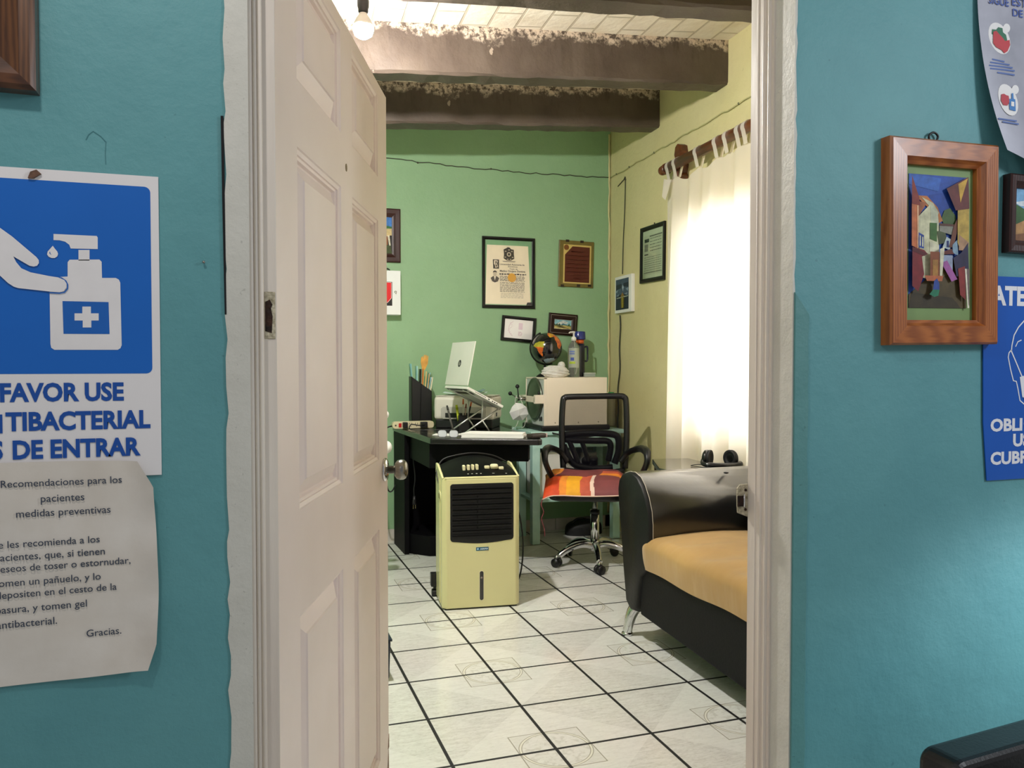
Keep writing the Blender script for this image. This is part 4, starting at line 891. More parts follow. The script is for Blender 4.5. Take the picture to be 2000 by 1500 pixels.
b = MB(); b.tube(bez([(-.1, -.03, .15), (-.06, -.05, .2), (.05, -.05, .2), (.1, -.03, .15)]), .008, DARK, 6); b.build('strap', t)

# cream sterilizer
AZ = TZ + .036
CR = mat('cream_enamel', '#efe2cf', .38, var=.02, vs=3); CRG = mat('grey_enamel', '#c9cfca', .4, var=.03)
ax0, ax1, ay0, ay1, az1 = 1.945, 2.41, 5.08, 5.45, 1.126
t = thing('sterilizer', 'cream metal sterilizer with a round side door on the turquoise table', 'sterilizer', (2.175, 5.26, TZ))
b = MB(); b.b2((ax0 + .02, ay0, AZ), (ax1, ay1, az1), CR); b.b2((ax0, ay0, AZ), (ax0 + .022, ay0 + .012, az1), CR); b.b2((ax0, ay1 - .012, AZ), (ax0 + .022, ay1, az1), CR); b.b2((ax0, ay0, az1 - .012), (ax0 + .022, ay1, az1), CR); b.build('body', t, world=True, bevel=.003)
b = MB(); b.b2((ax0 + .005, ay0 + .012, AZ), (ax0 + .0195, ay1 - .012, az1 - .012), CRG); b.build('front_plate', t, world=True)
b = MB(); b.b2((ax0 - .02, ay0 - .01, TZ), (ax1 + .02, ay1 + .02, AZ), DARK); b.build('base', t, world=True, bevel=.01)
dc = V((ax0 + .004, (ay0 + ay1) / 2 - .008, (AZ + az1) / 2 + .015)); DX = MX.Translation(dc) @ MX.Rotation(-PI / 2, 4, 'Y')
b = MB(); b.lathe([(0, 0), (.145, 0), (.147, .008), (.142, .016), (.133, .018), (.128, .012), (.10, .020), (0, .026)], mat('dull_steel', '#6f7468', .3, .9, var=.15, vs=10), 48, DX); dr = b.build('round_door', t, world=True)
b = MB(); b.b2((ax0 - .062, ay0 + .022, dc.z - .02), (ax0 - .040, ay1 - .03, dc.z + .02), CR); b.b2((ax0 - .062, ay0 + .005, dc.z - .028), (ax0 + .004, ay0 + .040, dc.z + .032), CR); b.b2((ax0 - .05, ay1 - .05, dc.z - .015), (ax0 + .004, ay1 - .02, dc.z + .02), CR); ar = b.build('clamp_arm', t, world=True, bevel=.005)
hub = V((ax0 - .062, dc.y + .02, dc.z))
b = MB(); b.tube([hub + V((.03, 0, 0)), hub + V((-.055, 0, 0))], .012, STEEL, 14); sp = b.build('spindle', t, world=True)
hc = hub + V((-.05, 0, 0))
for dy, dz, dx in ((.080, .034, -.035), (.0, .085, -.01), (.012, -.088, -.045)):
    e_ = hc + V((dx, dy, dz)); b = MB(); b.tube([hc, e_], .0045, DARK if dz > .05 else STEEL, 10); h_ = b.build('spoke', sp, world=True)
    b = MB(); b.ball(e_, .0145, DARK, 16); b.build('ball_knob', sp, world=True)
b = MB(); b.prism(circ(ay0 + .055, AZ + .045, .007, 14, .016), ax0 - .001, ax0 + .006, DARK, 'x'); b.prism(circ(ay0 + .085, AZ + .042, .006, 14, .015), ax0 - .001, ax0 + .006, DARK, 'x'); b.build('switches', t, world=True)
b = MB(); b.tube([(ax0 - .03, ay0 + .025, dc.z + .03), (ax0 - .03, ay0 + .025, dc.z + .055)], .008, DARK, 10); b.build('pin_knob', t, world=True)
b = MB()
for x in (ax0 + .08, ax0 + .25, ax0 + .40):
    b = MB(); b.lathe([(0, 0), (.004, 0), (.003, .002), (0, .002)], STEEL, 10, MX.Translation(V((x, ay0, AZ + .02))) @ MX.Rotation(PI / 2, 4, 'X')); b.build('screw', t, world=True)
# face mask hanging on the handle
def at_d(px, py, d_): return CO + ray(px, py) * d_
MD = 5.55
mc = at_d(1014, 812, MD)
t = thing('face_mask', 'white folded face mask hanging by its loops from the sterilizer handle', 'face mask', at_d(1014, 828, MD))
b = MB(); prof = [(-19, -1), (-14, -12), (-7, -20), (4, -19), (14, -12), (18, 2), (7, 14), (-12, 13)]
ctr_ = [(MD, 0)]
vs = [at_d(1014 + x, 807 + y, MD + .018) for x, y in prof]; cv = [at_d(1013, 800, MD - .035), at_d(1015, 811, MD - .03)]; bk = [at_d(1014 + x * .9, 807 + y * .9, MD + .03) for x, y in prof]
fs = [(0, 1, 8), (1, 2, 8), (2, 3, 8), (3, 4, 8), (4, 9, 8), (4, 5, 9), (5, 6, 9), (6, 7, 9), (7, 0, 9), (0, 8, 9)] 
b.add(vs + cv, fs, mat('white_mask_cloth', '#eeeeec', .8, var=.01)); b.build('mask', t, world=True, solid=.002)
for a0_, a1_ in (((1006, 790), (1009, 772)), ((1024, 796), (1015, 772))):
    b = MB(); b.tube(bez([at_d(*a0_, MD + .01), at_d((a0_[0] + a1_[0]) / 2 - 1, (a0_[1] + a1_[1]) / 2, MD - .005), at_d(*a1_, MD - .01)]), .0022, PAPER, 6); b.build('ear_loop', t, world=True)
b = MB(); b.tube(bez([at_d(1012, 822, MD + .02), at_d(1008, 832, MD), at_d(1000, 838, MD - .05)]), .0015, PAPER, 6); b.tube(bez([at_d(1026, 822, MD + .02), at_d(1024, 832, MD), at_d(1018, 836, MD - .05)]), .0015, PAPER, 6); b.build('lower_loop', t, world=True)

# things on top of the sterilizer
# globe
gc = at_d(1067.5, 680, 5.72); GR = .110
t = thing('globe', 'black world globe with orange and yellow continents on top of the sterilizer', 'globe', (gc.x - .01, gc.y, az1))
SA = [(440, 240), (470, 205), (510, 190), (575, 190), (565, 225), (560, 290), (548, 320), (560, 370), (540, 360), (500, 310), (485, 270)]; AF = [(608, 80), (620, 60), (670, 70), (720, 100), (765, 160), (780, 215), (760, 280), (735, 265), (728, 215), (705, 170), (690, 130), (640, 140), (612, 110)]
NA = [(420, 180), (440, 150), (470, 130), (460, 165), (440, 195)]; AN = [(560, 410), (600, 395), (690, 385), (700, 410), (640, 440), (590, 450)]
def pip(p, poly):
    c = False; j = len(poly) - 1
    for i in range(len(poly)):
        if (poly[i][1] > p[1]) != (poly[j][1] > p[1]) and p[0] < (poly[j][0] - poly[i][0]) * (p[1] - poly[i][1]) / (poly[j][1] - poly[i][1]) + poly[i][0]: c = not c
        j = i
    return c
tw = (CO - gc).normalized(); gr = tw.cross(V((0, 0, 1))).normalized() * -1; gu = gr.cross(-tw).normalized() * -1
gu = V((0, 0, 1)) - tw * tw.z; gu.normalize()
OCEAN = mat('globe_ocean', '#0b0a12', .16, coat=.8); ORA = mat('globe_orange', '#d9782a', .2, var=.2, vs=40, coat=.8, c2='#c04a1c'); YEL = mat('globe_yellow', '#b9b030', .2, var=.15, vs=40, coat=.8); ICE = mat('globe_ice', '#9fb3c4', .2, coat=.8); GRY = mat('globe_grey', '#8f8676', .2, var=.2, vs=60, coat=.8)
def gface(u, v):
    a = 2 * PI * u; e_ = PI * v; n_ = V((math.sin(e_) * math.cos(a), math.sin(e_) * math.sin(a), -math.cos(e_)))
    if n_.dot(tw) < .02: return OCEAN
    p = (600 + n_.dot(gr) * 190, 268 - n_.dot(gu) * 190)
    if pip(p, SA): return YEL if p[1] < 255 else ORA
    if pip(p, AF): return ORA if (p[0] + p[1]) > 800 or p[0] < 630 else mat('globe_amber', '#e0a030', .2, var=.15, vs=40, coat=.8)
    if pip(p, NA): return GRY
    if pip(p, AN): return ICE
    return OCEAN
b = MB(); b.grid(lambda u, v: gc + V((math.sin(PI * v) * math.cos(2 * PI * u), math.sin(PI * v) * math.sin(2 * PI * u), -math.cos(PI * v))) * GR, 160, 90, OCEAN, True, gface); b.build('sphere', t, world=True, recalc=False)
ax_ = (gu * .93 - gr * .36).normalized(); 
b = MB(); b.tube([gc + (ax_ * math.cos(a) - tw * 0 + (-gr * .93 - gu * .36).normalized() * math.sin(a)) * (GR + .006) for a in [i * PI / 20 for i in range(21)]], .005, BLACKF, 8); b.build('meridian_arm', t, world=True)
b = MB(); b.lathe([(0, 0), (.062, 0), (.06, .008), (.04, .022), (.014, .036), (.009, .05), (.009, .085), (0, .09)], BLACKF, 28, MX.Translation(V((gc.x - .012, gc.y, az1)))); b.build('base', t, world=True)
# crumpled plastic bag
def crump(seed, rx, ry, rz):
    r_ = random.Random(seed); ks = [(r_.uniform(3, 9), r_.uniform(0, 6), r_.uniform(.05, .13), r_.randrange(3)) for _ in range(9)]
    def fn(u, v):
        a = 2 * PI * u; e_ = PI * v; d_ = V((math.sin(e_) * math.cos(a), math.sin(e_) * math.sin(a), -math.cos(e_)))
        k = 1 + sum(am * abs(math.sin(f_ * d_[i] + ph + 2 * d_[(i + 1) % 3])) - am * .5 for f_, ph, am, i in ks)
        return V((d_.x * rx * k, d_.y * ry * k, max(-rz * .8, d_.z * rz * k)))
    return fn
PB = mat('clear_plastic_bag', '#e9e6e2', .22, var=.03, vs=20, alpha=.82, spec=.8)
bc = on_y(1086, 722, 5.20)
fn = crump(4, .085, .055, .042); fn2 = crump(9, .022, .02, .024)
t = thing('plastic_bag', 'crumpled white plastic bag between the globe and the pump bottle', 'bag', (bc.x - .005, 5.20, az1))
b = MB(); b.grid(lambda u, v: fn(u, v) + V((0, 0, .034)), 60, 30, PB, False); b.build('bag', t, recalc=False)
b = MB(); b.grid(lambda u, v: fn2(u, v) + V((.045, 0, .082)), 30, 16, PB, False); b.build('knot', t, recalc=False)
# sanitizer pump bottle
bx = on_y(1120.5, 733, 5.29).x
t = thing('pump_bottle', 'clear sanitizer bottle with a white pump on top of the sterilizer', 'bottle', (bx, 5.29, az1)); t.scale = (1.08, 1.08, 1.10)
b = MB(); b.lathe([(0, 0), (.037, 0), (.039, .004), (.039, .175), (.036, .195), (.024, .217), (.014, .226), (.014, .234), (0, .234)], mat('clear_gel', '#dfe3d8', .06, trans=.85, var=.01), 28); bo = b.build('bottle', t)
b = MB()
def band_(z0_, z1_, a0_, a1_, r_, m): b.grid(lambda u, v: (r_ * math.cos(a0_ + (a1_ - a0_) * u), r_ * math.sin(a0_ + (a1_ - a0_) * u), z0_ + (z1_ - z0_) * v), 14, 1, m)
A_ = -PI / 2 - .35
band_(.06, .185, A_ - 1.0, A_ + 1.0, .0394, mat('clear_label', '#d6dccb', .3, alpha=.55)); band_(.085, .098, A_ - .8, A_ + .2, .0398, ink('#a9bf2c')); band_(.105, .125, A_ - .6, A_ + .0, .0398, ink('#3d50a0')); band_(.145, .152, A_ - .8, A_ + .1, .0398, ink('#5468b0')); band_(.157, .168, A_ - .8, A_ + .1, .0398, ink('#6d7fb8')); b.build('label', t, recalc=False)
b = MB(); b.lathe([(0, .232), (.0165, .232), (.0165, .250), (.012, .255), (.006, .262), (.0055, .285), (0, .285)], WPLAST, 20); b.tube([(.008, 0, .287), (-.004, 0, .288), (-.026, 0, .287), (-.034, 0, .281)], [.006, .006, .0045, .004], WPLAST, 10); b.build('pump', t)
b = MB(); b.tube(bez([(.008, .0, .02), (.014, -.01, .09), (.006, -.006, .16), (.002, 0, .23)]), .0022, WPLAST, 6); b.build('dip_tube', t)
# thermos behind
tx = on_y(1131, 700, 5.39).x
t = thing('drinks_bottle', 'dark navy bottle with orange neck and blue cap behind the pump bottle', 'bottle', (tx, 5.39, az1)); t.scale = (1.04, 1.04, 1.07)
NV = mat('navy_plastic', '#0c1030', .25, coat=.4)
b = MB(); b.lathe([(0, 0), (.038, 0), (.04, .006), (.04, .20), (.037, .222), (0, .222)], NV, 24); b.build('body', t)
b = MB(); b.lathe([(0, .222), (.034, .222), (.034, .25), (0, .25)], mat('orange_plastic', '#d9622a', .3), 24); b.build('neck', t)
b = MB(); b.lathe([(0, .25), (.044, .25), (.045, .256), (.043, .30), (.04, .304), (0, .304)], mat('blue_cap', '#182a7c', .3, coat=.4), 24); b.build('cap', t)
b = MB(); b.tube(bez([(.038, -.01, .20), (.056, -.014, .20), (.058, -.014, .16), (.056, -.014, .11), (.04, -.01, .105)]), .006, NV, 8); b.build('handle', t)
cx_ = on_y(1146, 735, 5.32).x
t = thing('plastic_case', 'small clear plastic box beside the bottles on the sterilizer', 'box', (cx_ + .03, 5.36, az1))
b = MB(); b.b2((-.042, -.03, 0), (.042, .03, .022), mat('frosted_plastic', '#ccd6cf', .2, alpha=.6)); b.build('tray', t, bevel=.003)
b = MB(); b.b2((-.045, -.033, .0222), (.045, .033, .029), mat('frosted_lid', '#dfe6e0', .2, alpha=.75)); b.build('lid', t, bevel=.002)
gx = on_y(1193.5, 790, 5.40)
t = thing('plastic_bottle', 'cream bottle with a green cap beside the sterilizer, at the wall corner', 'bottle', (gx.x, 5.40, TZ))
b = MB(); b.lathe([(0, 0), (.03, 0), (.032, .005), (.032, .20), (.026, .215), (.0, .215)], mat('cream_bottle', '#d9d3bd', .35), 20); b.build('bottle', t)
b = MB(); b.lathe([(0, .215), (.0225, .215), (.0225, .245), (0, .247)], mat('green_cap', '#1f8a4a', .35), 20); b.build('cap', t)
pts = bez([(2.0, 4.985, TZ + .012), (2.1, 5.0, TZ + .02), (2.2, 4.99, TZ + .012), (2.26, 5.01, TZ - .01), (2.34, 5.005, TZ + .0), (2.40, 5.05, TZ + .012)])
b = MB(); b.tube([(p[0], 5.065 + .004 * math.sin(i), TZ - .01 - .035 * math.sin(PI * i / (len(pts) - 1))) for i, p in enumerate(pts)], .005, DARK, 6); tag(b.build('power_cable'), 'black cable sagging along the front edge of the turquoise table', 'cable')

# ================================================================== THINGS ON THE DESK
# laptop on a folding stand
N, Fp = V((1.277, 4.58, 1.088)), V((1.225, 4.917, 1.086))
hd = (Fp - N).normalized(); LW = (Fp - N).length
ed = V((-hd.y, hd.x, 0)) * -1
if ed.x < 0: ed = -ed
bd = (ed * .235 + V((0, 0, -.119))).normalized(); BDEP = .262
bn = hd.cross(bd); bn = bn if bn.z > 0 else -bn
ld = (ed * .052 + V((0, 0, .262))).normalized(); LH = .267
ln = hd.cross(ld); ln = ln if ln.x < 0 else -ln
SIL2 = mat('silver_laptop_shell', '#dddcd2', .4, .1, var=.02)
t = thing('laptop', 'open silver laptop with a dark round lid emblem, raised on a folding stand', 'laptop', (N + Fp) / 2)
def slab(b, o, a, c, n, m, X0=0): 
    q = [o, o + a, o + a + c, o + c]; q2 = [p + n for p in q]
    b.add(q + q2, [(3, 2, 1, 0), (4, 5, 6, 7), (0, 1, 5, 4), (1, 2, 6, 5), (2, 3, 7, 6), (3, 0, 4, 7)], m)
b = MB(); slab(b, N, hd * LW, bd * BDEP, -bn * .017, SIL2); ba = b.build('base', t, world=True, bevel=.003)
b = MB(); slab(b, N + hd * .02 + bd * .03 + bn * .0002, hd * (LW - .04), bd * .12, bn * .001, DARK); b.build('keyboard', ba, world=True)
b = MB()
for i in range(9): o = N - hd * .0004 + bd * (.055 + i * .009) - bn * .010; slab(b, o, -hd * .0006, bd * .006, bn * .004, DARK)
for i, (p_, w_) in enumerate(((.150, .012), (.178, .009), (.194, .009), (.210, .009))): slab(b, N - hd * .0004 + bd * p_ - bn * .012, -hd * .0006, bd * w_, bn * .006, DARK)
b.build('side_ports', ba, world=True)
b = MB(); slab(b, N + hd * .03 + bd * .045 - bn * .0172, hd * (LW - .06), bd * .03, -bn * .0006, DARK); slab(b, N + hd * .03 + bd * .004 - bn * .0172, hd * (LW - .06), bd * .014, -bn * .003, DARK); b.build('underside_vents', ba, world=True)
b = MB(); slab(b, N + bn * .004, hd * LW, ld * LH, ln * .007, SIL2); li = b.build('lid', t, world=True, bevel=.003)
b = MB(); slab(b, N + bn * .004 - ln * .0004 + hd * .006 + ld * .008, hd * (LW - .012), ld * (LH - .014), -ln * .0012, DARK); b.build('screen', li, world=True)
b = MB(); oc_ = N + bn * .004 + ln * .0073 + hd * LW * .50 + ld * LH * .50
dk = ink('#17181a'); b.add([oc_ + hd * .022 * math.cos(a) + ld * .022 * math.sin(a) for a in [2 * PI * i / 28 for i in range(28)]], [list(range(28))], dk)
o2 = oc_ + ln * .0004; gh = -hd
def hp(pts): b.add([o2 + gh * x + ld * z for x, z in pts], [list(range(len(pts)))], SIL2)
hp([(-.011, -.010), (-.0085, -.010), (-.003, .014), (-.0055, .014)]); hp([(-.0055, .004), (-.001, .004), (-.0006, .0055), (-.0052, .0055)]); hp([(-.004, -.010), (-.0018, -.010), (.0005, .0045), (-.0016, .0045)])
hp([(.0005, -.014), (.003, -.014), (.008, .0055), (.0055, .0055)]); hp([(.005, .004), (.0105, .004), (.0108, .0056), (.005, .0056)]); hp([(.0085, -.008), (.0105, -.008), (.0128, .0035), (.0106, .0035)]); hp([(.0035, -.0095), (.0095, -.0095), (.0098, -.008), (.0038, -.008)])
b.build('lid_emblem', li, world=True, recalc=False)

t = thing('laptop_stand', 'silver folding laptop stand with crossed legs on the black desk', 'laptop stand', (1.37, 4.76, DZ))
ALU = mat('aluminium', '#cfcfca', .3, .8, var=.03)
for nm, kk in ((('leg'), .2), ('leg', .8)):
    Q = N + (Fp - N) * kk - bn * .019
    u = lambda s_, z_: V((Q.x, Q.y, 0)) + ed * s_ + V((0, 0, z_))
    zl = lambda s_: Q.z - s_ * .119 / .235
    b = MB(); b.tube([u(.015, DZ + .006), u(.245, zl(.245) + .002)], .0055, ALU, 8, flat=1); b.build('long_leg', t, world=True)
    b = MB(); b.tube([u(.135, zl(.135)), u(.130, DZ + .085)], .0045, ALU, 8); b.build('upright', t, world=True)
    b = MB(); b.tube([u(.130, DZ + .085), u(.185, DZ + .005)], .0045, ALU, 8); b.build('strut', t, world=True)
    b = MB(); b.tube([u(.004, zl(.004)), u(.25, zl(.25))], .0048, ALU, 8); b.build('rail', t, world=True)
    b = MB(); b.tube([u(.25, zl(.25)), u(.252, zl(.25) + .022)], .005, ALU, 8); b.build('stop', t, world=True)

# printer
t = thing('printer', 'white inkjet printer with papers on top, behind the laptop stand', 'printer', (1.45, 5.20, DZ), -.52)
PW = mat('printer_white', '#dcd7cb', .4, var=.03)
b = MB(); b.b2((-.20, -.13, .055), (.20, .14, .205), PW); bo = b.build('body', t, bevel=.02, seg=3)
b = MB(); b.b2((-.19, -.12, 0), (.19, .13, .056), DARK); b.build('base', t, bevel=.006)
b = MB(); b.prism([(-.135, .06), (.135, .06), (.15, .075), (.15, .128), (.135, .14), (-.135, .14), (-.15, .128), (-.15, .075)], -.134, -.126, mat('printer_front', '#bdb9b0', .4)); b.build('output_slot', t, bevel=.002)
b = MB(); b.b2((-.12, -.137, .07), (.12, -.133, .10), DARK); b.build('paper_gap', t)
f = Flat(-.1306, .0003); f.text('Canon', .065, .125, .165, '#4a4640', .016, .03); f.build('lettering', t)
b = MB(); b.prism([(-.16, .01), (-.06, .01), (-.06, .045), (-.16, .045)][::1], 0, 1, DARK, 'y') if False else b.b2((.1995, -.05, .075), (.202, -.02, .10), DARK); b.build('side_socket', t)
b = MB(); b.b2((-.19, -.12, .2052), (.19, .13, .212), mat('printer_lid', '#c9c5b6', .4)); b.build('scanner_lid', t, bevel=.003)
PT = MX.Translation(V((1.45, 5.20, DZ))) @ MX.Rotation(-.52, 4, 'Z')
def sheet(name, lab, cx, cy, z, w, d_, rz, m, cat='paper', curl=.0, n=10, group=None, th=.0012):
    X = MX.Translation(V((cx, cy, z))) @ MX.Rotation(rz, 4, 'Z')
    b = MB(); b.grid(lambda u, v: ((u - .5) * w, (v - .5) * d_, th + curl * (abs(u - .5) * 2) ** 2 + curl * .4 * math.sin(5 * v + 2 * u)), n, n, m, X=X)
    return tag(b.build(name, recalc=False, solid=th), lab, cat, group)
p1 = PT @ V((-.02, .01, .217)); p2 = PT @ V((.03, -.005, .222))
sheet('paper_sheet', 'pale green paper sheet lying on top of the printer, left one', p1.x, p1.y, p1.z, .27, .20, -.45, mat('green_tint_paper', '#cfe3da', .7), curl=.012)
sheet('plastic_folder', 'shiny clear blue folder on the printer, over the pale green sheet', p2.x - .03, p2.y, p2.z + .004, .22, .15, -.2, mat('clear_blue_folder', '#b7dfe6', .15, alpha=.7, coat=.5), 'folder', .02)
# pen cup with pens
pc = V((on_y(904, 830, 4.98).x, 4.98, DZ))
t = thing('pen_cup', 'small black mesh pen cup on the desk in front of the printer', 'pen cup', pc)
b = MB(); b.b2((-.032, -.032, 0), (.032, .032, .004), DARK); 
for s_ in (-1, 1): b.b2((s_ * .032 - .0015, -.033, 0), (s_ * .032 + .0015, .033, .095), DARK); b.b2((-.033, s_ * .032 - .0015, 0), (.033, s_ * .032 + .0015, .095), DARK)
b.build('cup', t)
def pen(name, lab, x, y, tx_, ty, L, r, m, tip, z0=DZ + .006):
    a = V((x, y, z0)); e_ = V((tx_, ty, 0)); e_.z = math.sqrt(max(.01, L * L - tx_ * tx_ - ty * ty))
    t = thing(name, lab, 'pencil' if name == 'pencil' else 'pen', a, 0, 'pens in and beside the black pen cup')
    b = MB(); b.tube([a, a + e_ * .82], r, m, 8); b.build('barrel', t, world=True)
    b = MB(); b.tube([a + e_ * .82, a + e_], [r * 1.15, r * .9], tip, 8); b.build('cap', t, world=True)
ORP = mat('orange_pen', '#e0652a', .35); YLP = mat('lime_plastic', '#c2cc2a', .35); GRYP = mat('grey_pen', '#5c5a52', .4, var=.2, vs=60)
pen('pen', 'lime green highlighter standing in the black pen cup', pc.x - .018, pc.y, -.024, 0, .155, .008, YLP, YLP)
pen('pen', 'tall orange pen in the black pen cup, middle one', pc.x + .004, pc.y + .01, .004, .01, .19, .0045, mat('white_pen', '#d9d3cc', .4), ORP)
pen('pen', 'dark pen with orange top leaning right in the black pen cup', pc.x + .016, pc.y - .006, .040, 0, .180, .005, DARK, ORP)
pen('pencil', 'white and red pencil leaning in the black pen cup beside the tall orange pen', pc.x + .012, pc.y + .018, .018, .01, .16, .004, mat('red_white_pencil', '#c9a79c', .5, var=.2, vs=90), mat('dark_red', '#7d2a24', .4))
q0, q1 = at_d(885, 838, 4.98), at_d(873, 795, 5.02); q0.z = DZ + .004
pen('pen', 'long dark brush pen leaning alone left of the black pen cup', q0.x, q0.y, q1.x - q0.x, q1.y - q0.y, .165, .0065, GRYP, mat('dark_tip', '#3a3832', .5), DZ + .008)
# power strip
sx0, sx1 = on_y(765, 830, 5.19), on_y(847, 830, 5.24)
t = thing('power_strip', 'cream power strip with a red switch lying on the left end of the black desk', 'power strip', (sx0.x, 5.18, DZ))
STC = mat('cream_strip', '#d8cdaa', .45, var=.03); L_ = .272
b = MB(); b.prism(rrect(L_, .046, .02, L_ / 2, .025), -.0225, .0225, STC); b.build('case', t, bevel=.003)
b = MB(); b.prism(rrect(.017, .026, .003, .048, .025), -.027, -.022, mat('red_switch', '#c21a1c', .3)); b.build('switch', t)
b = MB(); b.prism(circ(.020, .024, .006, 12), -.0232, -.0222, mat('strip_hole', '#4a4332', .6)); b.build('reset_button', t)
b = MB()
for x in (.08, .118, .156, .194): 
    for dx in (-.007, .007): b.b2((x + dx - .0015, -.0232, .028), (x + dx + .0015, -.0222, .040), mat('strip_hole', '#4a4332', .6))
    b.prism(circ(x, .017, .003, 8), -.0232, -.0222, mat('strip_hole', '#4a4332', .6))
b.build('sockets', t)
for x, s_ in ((.078, .015), (.20, .022)): b = MB(); b.b2((x - s_, -.06, .008), (x + s_, -.0235, .046), DARK); b.build('plug', t, bevel=.005)
ox = V((sx0.x, 5.18, DZ))
b = MB(); b.tube(bez([ox + V((.2, -.06, .028)), ox + V((.15, -.13, .03)), ox + V((.10, -.12, .036)), ox + V((.09, -.18, .008)), ox + V((.22, -.22, .006)), ox + V((.34, -.26, .005))]), .0035, DARK, 6); b.build('plug_lead', t, world=True)
b = MB(); b.tube(bez([ox + V((0, 0, .02)), ox + V((-.04, -.01, .0)), ox + V((-.055, -.01, -.10)), ox + V((-.045, -.01, -.28)), ox + V((-.03, -.01, -.385)), ox + V((-.005, -.01, -.40)), ox + V((.02, -.01, -.36))]), .0045, DARK, 6); b.build('supply_lead', t, world=True)
# file holder and its contents
hx = on_y(821, 800, 5.33).x
t = thing('file_holder', 'black slanted magazine holder at the left back of the desk', 'file holder', (hx, 5.33, DZ), .0)
b = MB()
side = [(-.068, 0), (.068, 0), (.068, .238), (-.068, .335)]
for y in (-.045, .042): b.prism(side, y, y + .003, DARK)
b.b2((-.068, -.045, 0), (.068, .045, .004), DARK); b.b2((-.068, -.045, 0), (-.065, .045, .335), DARK); b.b2((.065, -.045, 0), (.068, .045, .238), DARK); b.build('case', t)
HO = V((hx, 5.33, DZ))
TQF = mat('turquoise_folder', '#8fc6cc', .35, var=.1); 
def strip(name, lab, cat, x, y, tx_, z1, w, m, bend=.0, z0=.006, group=None):
    b = MB(); b.grid(lambda u, v: (HO.x + x + tx_ * v + bend * v * v, HO.y + y + (u - .5) * w, HO.z + z0 + (z1 - z0) * v), 1, 12, m); return tag(b.build(name, recalc=False, solid=.003), lab, cat, group or 'folders in the black magazine holder')
strip('plastic_folder', 'pale turquoise folder in the black holder, leftmost and curling left', 'folder', -.050, 0, .0, .42, .07, TQF, -.018)
strip('plastic_folder', 'turquoise folder in the black holder, second from the left', 'folder', -.030, .005, .006, .405, .07, mat('light_turquoise_folder', '#a9d8d6', .35))
strip('plastic_folder', 'turquoise folder at the right of the black holder, fanning out right', 'folder', .016, .010, .02, .36, .055, TQF, .03)
strip('plastic_folder', 'pale blue folder beside the wooden spatula, bent far right', 'folder', .034, .012, .01, .33, .05, mat('pale_blue_folder', '#b8dbe2', .35), .030)
strip('plastic_folder', 'dark folder edge standing in the middle of the black holder', 'folder', -.012, -.01, .01, .385, .07, mat('dark_folder', '#24221f', .4))
GOLD = mat('light_wood', '#d9a04a', .5, var=.12, vs=30)
t = thing('wooden_spatula', 'golden wooden fork spatula sticking out of the black holder', 'spatula', HO + V((.0, -.01, .01)))
b = MB(); b.tube([HO + V((.0, -.015, .01)), HO + V((.018, -.015, .39))], .006, GOLD, 8); b.build('handle', t, world=True)
b = MB(); b.prism([(HO.x + x, HO.z + z) for x, z in [(x, z + .05) for x, z in [(.010, .33), (.028, .33), (.048, .37), (.052, .42), (.046, .425), (.044, .40), (.040, .428), (.034, .43), (.032, .405), (.028, .43), (.022, .428), (.020, .40), (.014, .42), (.004, .412), (.0, .38)]]], HO.y - .019, HO.y - .012, GOLD); b.build('head', t, world=True)
for i, (x, tx_, z1, c_, nm) in enumerate(((.008, .026, .37, '#e8c27c', 'pale yellow'), (.020, .034, .355, '#caa36a', 'tan'), (.028, .05, .33, '#e9dcc0', 'cream'), (-.004, .016, .385, '#b5622c', 'rust brown'))):
    b = MB(); b.tube([HO + V((x, -.036 + .004 * i, .01)), HO + V((x + tx_, -.036 + .004 * i, z1))], .0035, mat('stick_' + nm.replace(' ', '_'), c_, .5), 6); tag(b.build('craft_stick'), nm + ' thin stick standing in the black holder among the folders', 'stick', 'thin sticks in the black magazine holder')
# papers, glasses, case at the desk's front
fa = V((.90, -.434, 0))                                                # the front edge's direction
def on_desk(px, py, k=0): return on_z(px, py, DZ + k)
qd = [on_desk(914, 846), on_desk(1030, 851), on_desk(1031, 842), on_desk(932, 838)]
qd = [V((1.20, 4.455, 0)), V((1.52, 4.30, 0)), V((1.585, 4.43, 0)), V((1.30, 4.60, 0))]
b = MB()
for k in range(5):
    o_ = V((random.uniform(-.004, .004), random.uniform(-.004, .004), 0))
    b.prism([(p.x + o_.x, p.y + o_.y) for p in qd], DZ + .001 + k * .005, DZ + .0055 + k * .005, PAPER, 'z')
tag(b.build('paper_stack'), 'stack of white paper sheets at the front edge of the black desk', 'papers')
qd2 = [V((1.08, 4.66, 0)), V((1.20, 4.56, 0)), V((1.29, 4.68, 0)), V((1.12, 4.74, 0))]
b = MB(); b.prism([(p.x, p.y) for p in qd2], DZ + .0005, DZ + .0035, PAPER, 'z'); tag(b.build('paper_sheet'), 'single white sheet on the black desk behind the eyeglasses', 'paper')
gl = V((1.135, 4.50, DZ)); grz = -.42
t = thing('eyeglasses', 'thin-rimmed eyeglasses resting at the front left of the black desk', 'eyeglasses', gl, grz)
LENS = mat('shiny_lens', '#e9ecf2', .05, alpha=.75, spec=1, coat=1)
for s_ in (-1, 1):
    o_ = [(s_ * .033 + x, z + .022) for x, z in rrect(.050, .040, .015)]
    b = MB(); b.prism(o_, -.001, .001, LENS); b.build('lens', t)
    b = MB(); b.tube([(x, 0, z) for x, z in o_], .0014, DARK, 6, closed=True); b.build('rim', t)
    b = MB(); b.tube(bez([(s_ * .058, 0, .033), (s_ * .063, .02, .034), (s_ * .06, .10, .028), (s_ * .055, .13, .006)]), .0016, DARK, 6); b.build('temple', t)
